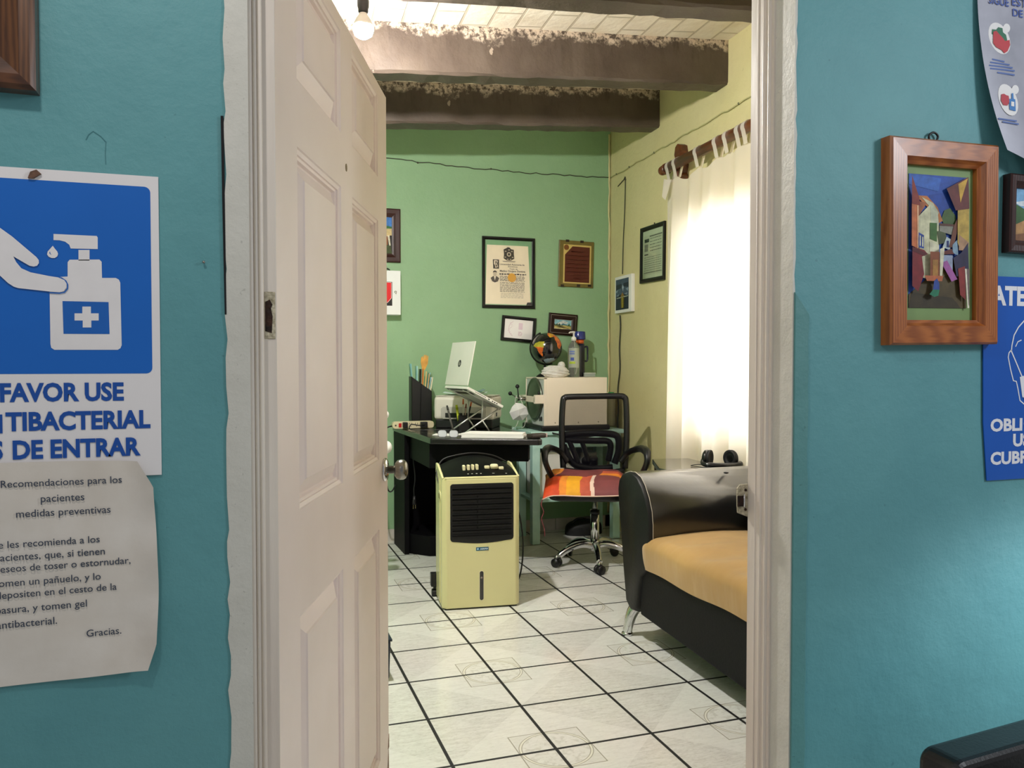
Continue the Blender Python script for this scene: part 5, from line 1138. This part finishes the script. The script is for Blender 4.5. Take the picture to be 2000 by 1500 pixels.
b = MB(); b.tube(bez([(-.009, 0, .028), (0, -.003, .032), (.009, 0, .028)]), .0014, DARK, 6); b.build('bridge', t)
t = thing('pencil_case', 'brown-black slim case with a silver end on the right tip of the desk', 'case', (1.60, 4.30, DZ), .35)
b = MB(); b.box((0, 0, .014), (.11, .05, .026), mat('dark_brown_case', '#2a201c', .4)); b.build('body', t, bevel=.008)
b = MB(); b.box((.058, 0, .014), (.012, .046, .024), mat('silver_pink', '#c9b4b4', .3, .4)); b.build('end_cap', t, bevel=.003)
t = thing('desk_plug', 'unplugged black cord end with metal prongs hanging beside the desk', 'plug', V((1.055, 5.06, .30)))
b = MB(); b.tube(bez([V((1.05, 5.07, .618)), V((1.06, 5.06, .5)), V((1.052, 5.06, .42)), V((1.055, 5.06, .375))]), .004, DARK, 6); b.build('cord', t, world=True)
b = MB(); b.tube([V((1.055, 5.06, .38)), V((1.055, 5.06, .325))], [.008, .013], DARK, 10); b.build('plug_body', t, world=True)
b = MB(); b.b2((1.046, 5.058, .300), (1.0495, 5.062, .326), CHROME); b.b2((1.060, 5.058, .300), (1.0635, 5.062, .326), CHROME); b.build('prongs', t, world=True)

# ================================================================== AIR COOLER
t = thing('air_cooler', 'cream yellow portable air cooler with a black grille standing on the tiles', 'air cooler', (1.143, 3.855, 0), -.112)
YC = mat('cream_yellow_plastic', '#e1daa2', .28, var=.015, vs=3, coat=.3); IV = mat('ivory_knob', '#e6dfb4', .35, var=.02)
w2, dp = .197, .262
side = [(0, .018), (dp, .018), (dp, .715), (dp - .05, .712), (.055, .668), (.02, .655), (0, .66)]
b = MB(); b.prism([(x, y) for x, y in [(-w2, .02), (-w2 + .02, 0), (w2 - .02, 0), (w2, .02), (w2, dp), (-w2, dp)]], .007, .655, YC, 'z'); b.build('body', t, bevel=.006)
b = MB()
for s_ in (-1, 1): b.prism([(.012, .652), (dp, .652), (dp, .705), (dp - .06, .705), (.075, .675), (.035, .664), (.012, .662)], s_ * w2 - (.012 if s_ > 0 else 0), s_ * w2 + (.012 if s_ < 0 else 0), YC, 'x')
b.b2((-w2 + .012, .0, .65), (w2 - .012, .016, .662), YC); b.build('top_rim', t, bevel=.004)
b = MB(); b.b2((-w2 + .015, .012, 0), (w2 - .015, dp - .01, .02), DARK); b.build('base', t)
def cons(u, v): x = -w2 + .013 + (2 * w2 - .026) * u; return (x, .012 + (dp - .02) * v, .660 + v * (.028 + .052 * (1 - (2 * u - 1) ** 2)) + .008 * math.sin(PI * v) - .012 * (1 - v) * (1 - (2 * u - 1) ** 2) * 0)
b = MB(); b.grid(cons, 24, 12, mat('black_console', '#060608', .45, spec=.12)); b.grid(lambda u, v: (cons(u, 1)[0], dp - .008, .64 + (cons(u, 1)[2] - .64) * v), 24, 2, DARK); co_ = b.build('console', t, recalc=False)
b = MB(); b.tube(bez([(-w2 + .005, .15, .60), (-w2 - .002, .20, .66), (-w2 + .03, dp - .01, .715), (-w2 + .09, dp - .004, .738), (0, dp - .002, .751), (w2 - .09, dp - .004, .736), (w2 - .02, dp - .01, .702)]), .004, DARK, 8); b.build('carry_handle', t)
def cz(x, y): u = (x + w2 - .013) / (2 * w2 - .026); return cons(u, (y - .012) / (dp - .02))[2]
for x in (-.075, -.052, -.030, -.008):
    b = MB(); b.b2((x - .007, .075, cz(x, .075) - .004), (x + .007, .105, cz(x, .1) + .016), IV); b.build('key_button', co_, bevel=.004)
b = MB(); b.lathe([(0, 0), (.021, 0), (.020, .018), (.016, .022), (0, .023)], IV, 24, MX.Translation(V((.082, .095, cz(.082, .095) - .003)))); b.build('dial', co_)
for x in (.045, .118): b = MB(); b.b2((x - .013, .085, cz(x, .085) - .004), (x + .013, .105, cz(x, .1) + .008), IV); b.build('slide_button', co_, bevel=.004)
f = MB()
for x, w_ in ((-.065, .008), (-.045, .008), (-.022, .008), (0, .008), (.062, .012), (.13, .008)): f.add([(x, .036, cz(x, .036) + .0008), (x + w_, .036, cz(x + w_, .036) + .0008), (x + w_, .041, cz(x + w_, .041) + .0008), (x, .041, cz(x, .041) + .0008)], [(0, 1, 2, 3)], ink('#b9b6ad'))
f.build('console_marks', co_, recalc=False)
gx0, gx1, gz0, gz1 = -.157, .163, .343, .628
go = rrect(gx1 - gx0, gz1 - gz0, .014, (gx0 + gx1) / 2, (gz0 + gz1) / 2)
go = [(x, z - (.012 * (1 - ((x - (gx0 + gx1) / 2) / .16) ** 2) if z < .4 else 0)) for x, z in go]
i0 = [k for k in range(len(go)) if go[k][1] < .4]
k0 = 14 + 6; go = go[:21] + [(gx0 + .014 + (gx1 - gx0 - .028) * j / 12, gz0 - .014 * (1 - (2 * j / 12 - 1) ** 2)) for j in range(1, 12)] + go[21:]
b = MB(); b.prism(go, -.0012, .003, mat('grille_black', '#060608', .5)); gr_ = b.build('grille', t)
b = MB()
for k in range(10): z = gz0 + .022 + k * (gz1 - gz0 - .04) / 9.5; b.add([(gx0 + .010, -.0016, z), (gx1 - .010, -.0016, z), (gx1 - .010, -.0085, z + .010), (gx0 + .010, -.0085, z + .010), (gx0 + .010, -.0070, z + .012), (gx1 - .010, -.0070, z + .012)], [(0, 1, 2, 3), (3, 2, 5, 4)], mat('louvre_black', '#09090a', .6, spec=.15))
b.build('louvres', gr_, recalc=False)
b = MB(); b.b2((-.023, -.006, gz0 + .05), (-.019, -.0015, gz1 - .06), mat('louvre_black', '#09090a', .6, spec=.15)); b.build('louvre_bar', gr_)
f = Flat(-.0006, .0004); f.rect('#0f5a7c', -.028, .292, .036, .309); f.p('#a9cfe6', circ(-.019, .3005, .005, 14)); f.text('AIRPIX', -.008, .034, .2965, '#dff2fa', .008, .03); f.build('badge', t)
b = MB(); b.prism(rrect(.026, .152, .0125, .0, .116), -.0012, .002, mat('ivory_rim', '#e9e2ba', .35)); wg = b.build('gauge_rim', t)
b = MB(); b.prism(rrect(.019, .145, .0092, .0, .116), -.0022, .001, mat('gauge_dark', '#14110f', .15, coat=.8)); b.build('gauge_window', t)
b = MB(); b.ball((.0, -.002, .155), .006, mat('gauge_float', '#8a7d74', .4), 10); b.build('float', t)
b = MB()
hz = [(y, z) for y, z in rrect(.082, .045, .018, .09, .56)]; b.prism(hz, -w2 - .004, -w2 + .002, YC, 'x'); b.build('side_grip', t, bevel=.002)
b = MB(); b.prism([(y, z) for y, z in rrect(.056, .026, .010, .09, .558)], -w2 - .0046, -w2 + .001, mat('grip_shade', '#8f8a52', .6), 'x'); b.build('grip_recess_shade', t)  # flat raised plate, the hand recess's shade put into its darker colour
b = MB(); b.b2((-w2 - .004, .075, .02), (-w2 + .001, .0765, .65), YC); b.build('side_seam', t)
b = MB(); b.b2((-w2 - .028, dp - .02, .055), (-w2 + .02, dp + .025, .125), DARK); b.tube([(-w2 - .006, dp + .005, .03), (-w2 - .006, dp + .005, .06)], .009, DARK, 8); b.tube([(-w2 - .022, dp + .005, .02), (-w2 + .010, dp + .005, .02)], .02, DARK, 16); b.build('caster', t, bevel=.004)
b = MB(); b.tube(bez([(w2 - .02, dp - .01, .62), (w2 + .03, dp + .02, .52), (w2 + .075, dp + .05, .36), (w2 + .085, dp + .04, .22), (w2 + .06, dp, .09), (w2 + .01, dp - .02, .012)]), .0045, DARK, 8); b.build('power_cord', t)

# ================================================================== OFFICE CHAIR
CX, CY, CRZ = 2.055, 4.50, -.40
t = thing('office_chair', 'black mesh-back office chair on a chrome five-star base with a patchwork cushion', 'office chair', (CX, CY, 0), CRZ)
BP = mat('black_chair_plastic', '#0f0f11', .42, var=.08)
b = MB(); b.lathe([(0, .085), (.034, .085), (.036, .12), (.030, .135), (.029, .145), (0, .145)], CHROME, 24); b.tube([(0, 0, .13), (0, 0, .308)], .0265, CHROME, 20); b.build('gas_column', t)
b = MB(); b.tube([(0, 0, .306), (0, 0, .332)], .029, BP, 20); b.build('column_collar', t)
b = MB(); b.tube([(0, 0, .29), (0, 0, .43)], .017, mat('grey_steel', '#8f9290', .25, .9), 16); b.build('piston', t)
for k in range(5):
    a = math.radians(252 + 72 * k) - CRZ; c_, s_ = math.cos(a), math.sin(a)
    pts = bez([(.02 * c_, .02 * s_, .115), (.09 * c_, .09 * s_, .125), (.17 * c_, .17 * s_, .105), (.235 * c_, .235 * s_, .066)])
    b = MB(); b.tube(pts, [.026 - .008 * i / (len(pts) - 1) for i in range(len(pts))], CHROME, 12); ar = b.build('base_arm', t)
    X = MX.Translation(V((.25 * c_, .25 * s_, .027))) @ MX.Rotation(a + .6, 4, 'Z')
    b = MB()
    for q_ in (-1, 1): b.tube([X @ V((q_ * .008, 0, 0)), X @ V((q_ * .023, 0, 0))], .0268, BP, 18)
    b.build('wheel', ar)
    b = MB(); b.tube([X @ V((0, 0, .005)), X @ V((0, 0, .045))], .009, CHROME, 10); b.prism([(-.018, .0), (.018, 0), (.014, .028), (-.014, .028)], -.008, .008, BP, 'x', X=X); b.build('caster_fork', ar)
b = MB(); b.prism([(x - .05, y - .04) for x, y in rrect(.45, .43, .09, 0, -.03)], .425, .475, BP, 'z'); b.build('seat', t, bevel=.018, seg=3)
b = MB(); b.box((0, .02, .415), (.2, .24, .03), BP); b.build('mechanism', t, bevel=.006)
# back: frame, mesh, lumbar piece, lower yoke
def bk(x, z): return (x, .195 + .055 * (z - .6) + .10 * (x * x) * -1 + .012, z)
zt, zb_ = 1.012, .56
lf = bez([(-.195, zb_), (-.203, .70), (-.205, .86), (-.197, .985), (-.185, 1.004), (-.16, 1.010), (0, 1.014), (.16, 1.016), (.188, 1.008), (.20, .985), (.205, .86), (.203, .70), (.195, zb_)], 5)
b = MB(); b.tube([bk(p.x, p.y) for p in lf], .019, BP, 10, flat=1); b.tube([bk(-.19 + .38 * i / 10, .545 - .022 * math.sin(PI * i / 10)) for i in range(11)], .02, BP, 10); fr_ = b.build('back_frame', t)
def mesh_mat():
    m = bpy.data.materials.new('black_chair_mesh'); m.use_nodes = True; nt = m.node_tree; nt.nodes.clear()
    o = node(nt, 'ShaderNodeOutputMaterial'); mx = node(nt, 'ShaderNodeMixShader'); d_ = node(nt, 'ShaderNodeBsdfDiffuse'); tr = node(nt, 'ShaderNodeBsdfTransparent')
    d_.inputs[0].default_value = lin('#15141a'); oc = node(nt, 'ShaderNodeTexCoord').outputs['Object']
    sp = node(nt, 'ShaderNodeSeparateXYZ'); nt.links.new(oc, sp.inputs[0])
    k = 2 * PI / .0052
    g = mth(nt, 'MULTIPLY', mth(nt, 'SINE', mth(nt, 'MULTIPLY', mth(nt, 'ADD', sp.outputs[0], sp.outputs[2]), k)), mth(nt, 'SINE', mth(nt, 'MULTIPLY', mth(nt, 'SUBTRACT', sp.outputs[0], sp.outputs[2]), k)))
    put(nt, mx.inputs[0], mth(nt, 'LESS_THAN', mth(nt, 'ABSOLUTE', g), .36))
    nt.links.new(tr.outputs[0], mx.inputs[1]); nt.links.new(d_.outputs[0], mx.inputs[2]); nt.links.new(mx.outputs[0], o.inputs[0]); return m
b = MB(); b.grid(lambda u, v: bk(-.196 + .392 * u, .545 + .46 * v), 12, 12, mesh_mat()); b.build('back_mesh', t, recalc=False)
b = MB()                                                               # lumbar support ribs behind the mesh
yb = .035
rib = lambda pts, r: b.tube([(p[0], bk(p[0], p[1])[1] + yb, p[1]) for p in bez(pts, 5)], r, BP, 8)
rib([(-.19, .765), (-.1, .775), (0, .778), (.12, .77), (.155, .74), (.155, .66), (.13, .585)], .022); rib([(-.19, .735), (-.1, .73), (0, .728), (.09, .725), (.105, .68), (.09, .60)], .020)
rib([(-.16, .73), (-.13, .66), (-.10, .585)], .017); rib([(-.08, .73), (-.055, .66), (-.035, .59)], .016); rib([(-.195, .70), (-.17, .64), (-.12, .575), (0, .552), (.12, .56)], .022)
b.build('lumbar_support', t)
b = MB(); b.tube(bez([(0, .235, .62), (0, .27, .55), (0, .22, .44), (0, .08, .42)]), .026, BP, 10); b.build('back_bracket', t)
b = MB(); b.tube([(-.05, .235, .60), (-.05, .255, .60)], .03, BP, 16); b.build('tension_knob', t)
for s_, nm in ((-1, 'l'), (1, 'r')):
    pts = bez([(s_ * .165, .19, .60), (s_ * .215, .17, .665), (s_ * .275, .06, .70), (s_ * .295, -.10, .705), (s_ * .30, -.165, .69), (s_ * .295, -.185, .64), (s_ * .265, -.13, .56), (s_ * .215, -.02, .47), (s_ * .17, .04, .435)], 6)
    b = MB(); b.tube(pts, [.017 + .008 * math.exp(-((i - 18) / 8) ** 2) for i in range(len(pts))], BP, 10); b.build('armrest', t)
# patchwork cushion
QL = {'r': mat('cushion_orange_red', '#d9491c', .7, var=.1, vs=14), 'o': mat('cushion_orange', '#e58a2c', .7, var=.1, vs=14), 'y': mat('cushion_yellow', '#e8a51c', .7, var=.08, vs=14), 'm': mat('cushion_maroon', '#7a3a3c', .65, var=.1, vs=14), 'w': mat('cushion_cream', '#e6c9b8', .7, var=.04), 's': mat('cushion_salmon', '#c75a40', .7, var=.1, vs=14)}
def pm(u, v):                                                          # u left-right, v front-back
    u, v = u + .035 * math.sin(5 * v + 1), v + .05 * math.sin(7 * u + .5)
    if v > .93 and u < .62: return QL['w']
    if abs(u - .60) < .022 and v < .42: return QL['w']
    if v < .42:
        if u < .22: return QL['r']
        if u < .30: return QL['o']
        if u < .46: return QL['y']
        if u < .60: return QL['s']
        return QL['m']
    if u < .12 + .18 * (v - .42): return QL['o'] if v > .55 else QL['r']
    if u < .66 + .1 * (v - .5): return QL['m']
    if v < .58: return QL['o']
    if u > .94 and v > .8: return QL['y']
    return QL['s'] if v < .72 else QL['m']
def sup(x): return math.copysign(abs(x) ** .62, x)
def cush(top):
    def fn(u, v):
        x = (u - .5) * 2; y = (v - .5) * 2
        pin = 1 - .06 * (1 - (x * y) ** 2) * 0
        e_ = max(0, 1 - abs(x) ** 5) ** .5 * max(0, 1 - abs(y) ** 5) ** .5
        tuft = 1 - .35 * math.exp(-((x / .12) ** 2)) * math.exp(-((y + .55) / .5) ** 2) - .25 * math.exp(-((x + .45) / .1) ** 2) * math.exp(-((y + .8) / .35) ** 2)
        dr_ = -.030 * max(0, -y - .62) / .38 - .02 * max(0, -x - .5) * max(0, -y) - .022 * max(0, abs(x) - .8) / .2
        z = .510 + .018 * y + .012 * x * x + dr_ + (.045 * e_ * tuft + .004 * math.sin(6 * x + 2) * math.sin(5 * y) * e_ if top else -.028 * e_)
        X_ = .245 * x * (1 - .05 * (1 - abs(y)) * 0 + .03 * abs(y) ** 3); return (X_, -.03 + .225 * y * (1 + .03 * abs(x) ** 3), z)
    return fn
q = thing('seat_cushion', 'orange and maroon patchwork seat cushion on the office chair', 'cushion', (CX - .07, CY - .02, .475), CRZ)
qo = V((0, 0, .475))
b = MB(); ft, fb = cush(True), cush(False)
b.grid(lambda u, v: V(ft(u, v)) - qo, 120, 90, None, True, pm); b.grid(lambda u, v: V(fb(u, v)) - qo, 24, 24, QL['s']); b.build('pad', q, recalc=False)
e0 = [V(fb(0, 0)) - qo, V(fb(1, 0)) - qo]
for (p, pts) in ((e0[0], [(0, 0, 0), (-.006, -.008, -.03), (.008, -.01, -.07), (-.004, -.01, -.11), (.012, -.01, -.17), (.014, -.01, -.21)]), ):
    b = MB(); b.tube(bez([p + V(x) for x in pts]), .003, QL['m'], 6); b.build('tie_string', q)
b = MB(); b.tube([V(fb(i / 24, 0)) - qo for i in range(25)], .0035, QL['w'], 6); b.build('piping', q)

# ================================================================== SOFA, SIDE TABLE, HEADPHONES
SX = 1.64
t = thing('sofa', 'black leather sofa with a tan seat, right of the tiled floor', 'sofa', (2.0, 2.6, 0))
LT = mat('sofa_black_leather', '#0b0a0d', .33, var=.1, bump=.14, bs=9, spec=.7, coat=.7)
out = [(3.345, .66), (3.335, .70), (3.305, .728), (3.256, .741), (3.206, .743), (3.157, .729), (3.118, .698), (3.082, .652), (3.056, .597), (3.046, .54), (3.046, .40), (3.07, .34), (3.12, .30), (3.15, .16), (3.165, .135), (3.217, .129), (3.256, .155), (3.283, .285), (3.313, .473), (3.338, .59)]
LTP = mat('sofa_panel_leather', '#0b0b0c', .48, var=.1, bump=.1, bs=60, spec=.35)
def arm(name, fl):
    o_ = [(y if not fl else 4.99 - y, z) for y, z in out]
    vs = []; n = len(o_); cy_ = sum(p[0] for p in o_) / n; cz_ = sum(p[1] for p in o_) / n
    o2 = list(out); o2[2:11] = [(3.305, .728), (3.262, .741), (3.21, .736), (3.16, .714), (3.118, .691), (3.08, .668), (3.050, .641), (3.036, .60), (3.040, .48)]
    o2 = [(y if not fl else 4.99 - y, z) for y, z in o2]
    rings = [(SX + .0, .93, o_), (SX + .006, .975, o_), (SX + .02, 1.0, o_), (SX + .10, 1.0, o2), (2.345, 1.0, o2)]
    b = MB(); vs = [(x, cy_ + (y - cy_) * k, cz_ + (z - cz_) * (1 - (1 - k) * .5)) for x, k, pr_ in rings for y, z in pr_]
    qf = lambda r0, r1: [(r * n + i, r * n + (i + 1) % n, (r + 1) * n + (i + 1) % n, (r + 1) * n + i) for r in range(r0, r1) for i in range(n)]
    b.add(vs, [list(range(n))] + qf(0, 2), LTP, True); b.add(vs, qf(2, 4) + [list(range(5 * n - 1, 4 * n - 1, -1))], LT, True); a_ = b.build(name, t, world=True, merge=False)
    b = MB(); b.tube([(SX + .021, cy_ + (y - cy_) * 1.004, cz_ + (z - cz_) * 1.004) for y, z in o_[:14]], .0016, mat('pale_stitching', '#b9b0a4', .7), 6); b.build('stitching', a_, world=True)
    return a_
a1 = arm('armrest', False); arm('armrest', True)
b = MB(); b.ball((2.10, 3.17, .728), .012, DARK, 12, (1, 1, .4)); b.build('tuft_button', a1, world=True)
b = MB(); b.prism([(1.90, .076), (3.14, .132), (3.14, .345), (1.90, .345)], SX + .012, 2.33, mat('sofa_black_base', '#0c0c0f', .6, var=.1, bump=.1, bs=120, spec=.2), 'x'); b.build('base', t, world=True, bevel=.006)
TAN = mat('tan_suede', '#b18c50', .8, var=.05, vs=2.2, c2='#98743b')
tn = TAN.node_tree; bb = tn.nodes['Principled BSDF']; tc = [n_ for n_ in tn.nodes if n_.type == 'TEX_COORD'][0].outputs['Object']
bb.inputs['Sheen Weight'].default_value = .3
bumpn(tn, bb, noise(tn, scaled(tn, tc, (1.2, 3.5, 1.2)), 2.2, 3, .5), .22, .04)
rj3 = random.Random(8)
def seat(u, v):                                                        # profile round the front edge, then back over the top
    y = 1.92 + (3.125 - 1.92) * v
    s_ = u * 1.0
    wr = .007 * math.sin(26 * y + 5 * u + 2 * math.sin(4 * u)) * math.exp(-((u - .42) / .2) ** 2) * (1 if y < 2.85 else .2) + .004 * math.sin(13 * y + 1)
    endk = max(0, (y - 3.03) / .095); e2_ = endk ** 2 * .03
    if s_ < .18: x, z = SX - .004 + e2_ * .7, .345 + .09 * s_ / .18
    elif s_ < .36: a = (s_ - .18) / .18 * PI / 2; x, z = SX - .004 + .055 * (1 - math.cos(a)) + e2_ * .7, .435 + .05 * math.sin(a)
    else: k = (s_ - .36) / .64; x, z = SX + .051 + (2.16 - SX - .051) * k, .485 + .012 * math.sin(PI * k)
    bul = math.sin(PI * min(1, s_ / .36)) * .008
    return (x - bul + wr * (.2 if s_ < .36 else 0), y, z - e2_ * (1 if s_ > .3 else s_) + wr)
b = MB(); b.grid(seat, 50, 120, TAN); b.b2((SX + .02, 1.925, .347), (2.14, 3.115, .45), TAN); b.build('seat_cushion', t, world=True, recalc=False)
b = MB(); b.prism([(2.14, .345), (2.345, .345), (2.345, .76), (2.30, .78), (2.20, .75)], 1.90, 3.05, LT); b.build('backrest', t, world=True, bevel=.03, seg=3)
for y0, sg in ((3.245, 1), (1.80, -1)):
    for x0, sx in ((SX + .05, -1), (2.26, 1)):
        b = MB(); pts = bez([(x0 + .04, y0 - .01 * sg, .15), (x0 + .0, y0 + .012 * sg, .125), (x0 - .022, y0 + .022 * sg, .075), (x0 - .034, y0 + .028 * sg, .012)]) if sx < 0 else bez([(x0, y0, .15), (x0, y0, .10), (x0 + .02, y0, .05), (x0 + .025, y0, .012)])
        b.tube(pts, [.034 - .014 * i / (len(pts) - 1) for i in range(len(pts))], CHROME, 14)
        b.lathe([(0, 0), (.026, 0), (.026, .010), (.02, .016), (0, .016)], CHROME, 18, MX.Translation(V((pts[-1].x, pts[-1].y, 0)))); b.build('leg', t, world=True)

t = thing('side_table', 'low black glossy side table behind the sofa arm, under the curtain', 'side table', (2.30, 3.80, 0))
GB = mat('glossy_black_top', '#1b191b', .16, var=.1, coat=.6)
zt_ = .69
tp = [(2.03, 3.66), (2.19, 4.03), (2.40, 4.0), (2.37, 3.46), (2.06, 3.46)]
b = MB(); b.prism(tp, zt_ - .03, zt_, GB, 'z'); b.build('table_top', t, world=True, bevel=.004)
b = MB(); b.prism([(x + (2.28 - x) * .06, y + (3.8 - y) * .06) for x, y in tp], .05, zt_ - .03, BLACKM, 'z'); b.build('cabinet', t, world=True)
b = MB(); b.prism([(x + (2.28 - x) * .2, y + (3.8 - y) * .2) for x, y in tp], 0, .05, DARK, 'z'); b.build('plinth', t, world=True)
hx_ = on_z(1408, 914, zt_)
hx_ = V((on_y(1408, 910, 3.60).x, 3.60, zt_))
t = thing('headphones', 'black over-ear headphones lying on the black side table by the curtain', 'headphones', hx_, -.33)
HB = mat('headphone_black', '#0c0c0e', .28, coat=.4)
b = MB(); b.tube(bez([(-.085, .02, .045), (-.098, -.015, .022), (-.075, -.05, .018), (0, -.065, .016), (.075, -.05, .018), (.098, -.015, .026), (.085, .02, .05)]), [.008 + .006 * math.sin(PI * i / 48) for i in range(49)], HB, 10); b.build('headband', t)
for s_ in (-1, 1):
    X = MX.Translation(V((s_ * .066, .025, .045))) @ MX.Rotation(s_ * .55, 4, 'Z') @ MX.Rotation(PI / 2, 4, 'Y')
    b = MB(); b.lathe([(0, -.018), (.030, -.018), (.041, -.010), (.043, 0), (.041, .008), (0, .010)], HB, 28, X); c_ = b.build('ear_cup', t)
    b = MB(); b.lathe([(.016, -.016), (.030, -.021), (.041, -.026), (.043, -.018), (.038, -.010), (.018, -.012)], mat('ear_pad', '#141416', .6), 28, X) if s_ > 0 else b.lathe([(.016, .012), (.030, .017), (.041, .022), (.043, .014), (.038, .006), (.018, .008)], mat('ear_pad', '#141416', .6), 28, X); b.build('ear_pad', c_)
b = MB(); b.tube(bez([(-.066, .02, .008), (-.11, .03, .01), (-.15, .02, .005), (-.12, -.02, .004), (-.08, -.055, .004), (-.06, -.075, .004)]), .0022, HB, 6); b.build('cable', t)

# ================================================================== BEHIND THE DOOR
rx = on_y(738, 840, 4.35).x
t = thing('coat_stand', 'coat stand with white ball knobs, mostly hidden behind the open door', 'coat stand', (rx, 4.35, 0))
b = MB(); b.tube([(0, 0, .02), (0, 0, 1.12)], .014, WPLAST, 14); b.build('pole', t)
b = MB(); b.lathe([(0, 0), (.05, 0), (.05, .02), (.02, .04), (0, .04)], WPLAST, 28); b.build('base', t)
for z, r_, x in ((.948, .024, .036), (.772, .036, .040)):
    b = MB(); b.tube([(0, 0, z), (x, -.002, z)], .007, WPLAST, 8); pg = b.build('peg', t)
    b = MB(); b.ball((x, -.004, z), r_, WPLAST, 20); b.build('ball_knob', pg)
t = thing('waste_box', 'dark blue low bin edge peeking out beside the bottom of the door', 'bin', (.545 - .15, 3.20, 0))
b = MB(); b.prism([(-.11, 0), (.152, 0), (.158, .15), (-.12, .15)], -.1, .1, mat('dark_blue_plastic', '#0d1c33', .4, var=.1)); b.build('bin', t, bevel=.008)
b = MB(); b.b2((-.125, -.105, .15), (.162, .105, .158), mat('dark_blue_plastic', '#0d1c33', .4)); b.build('rim', t)
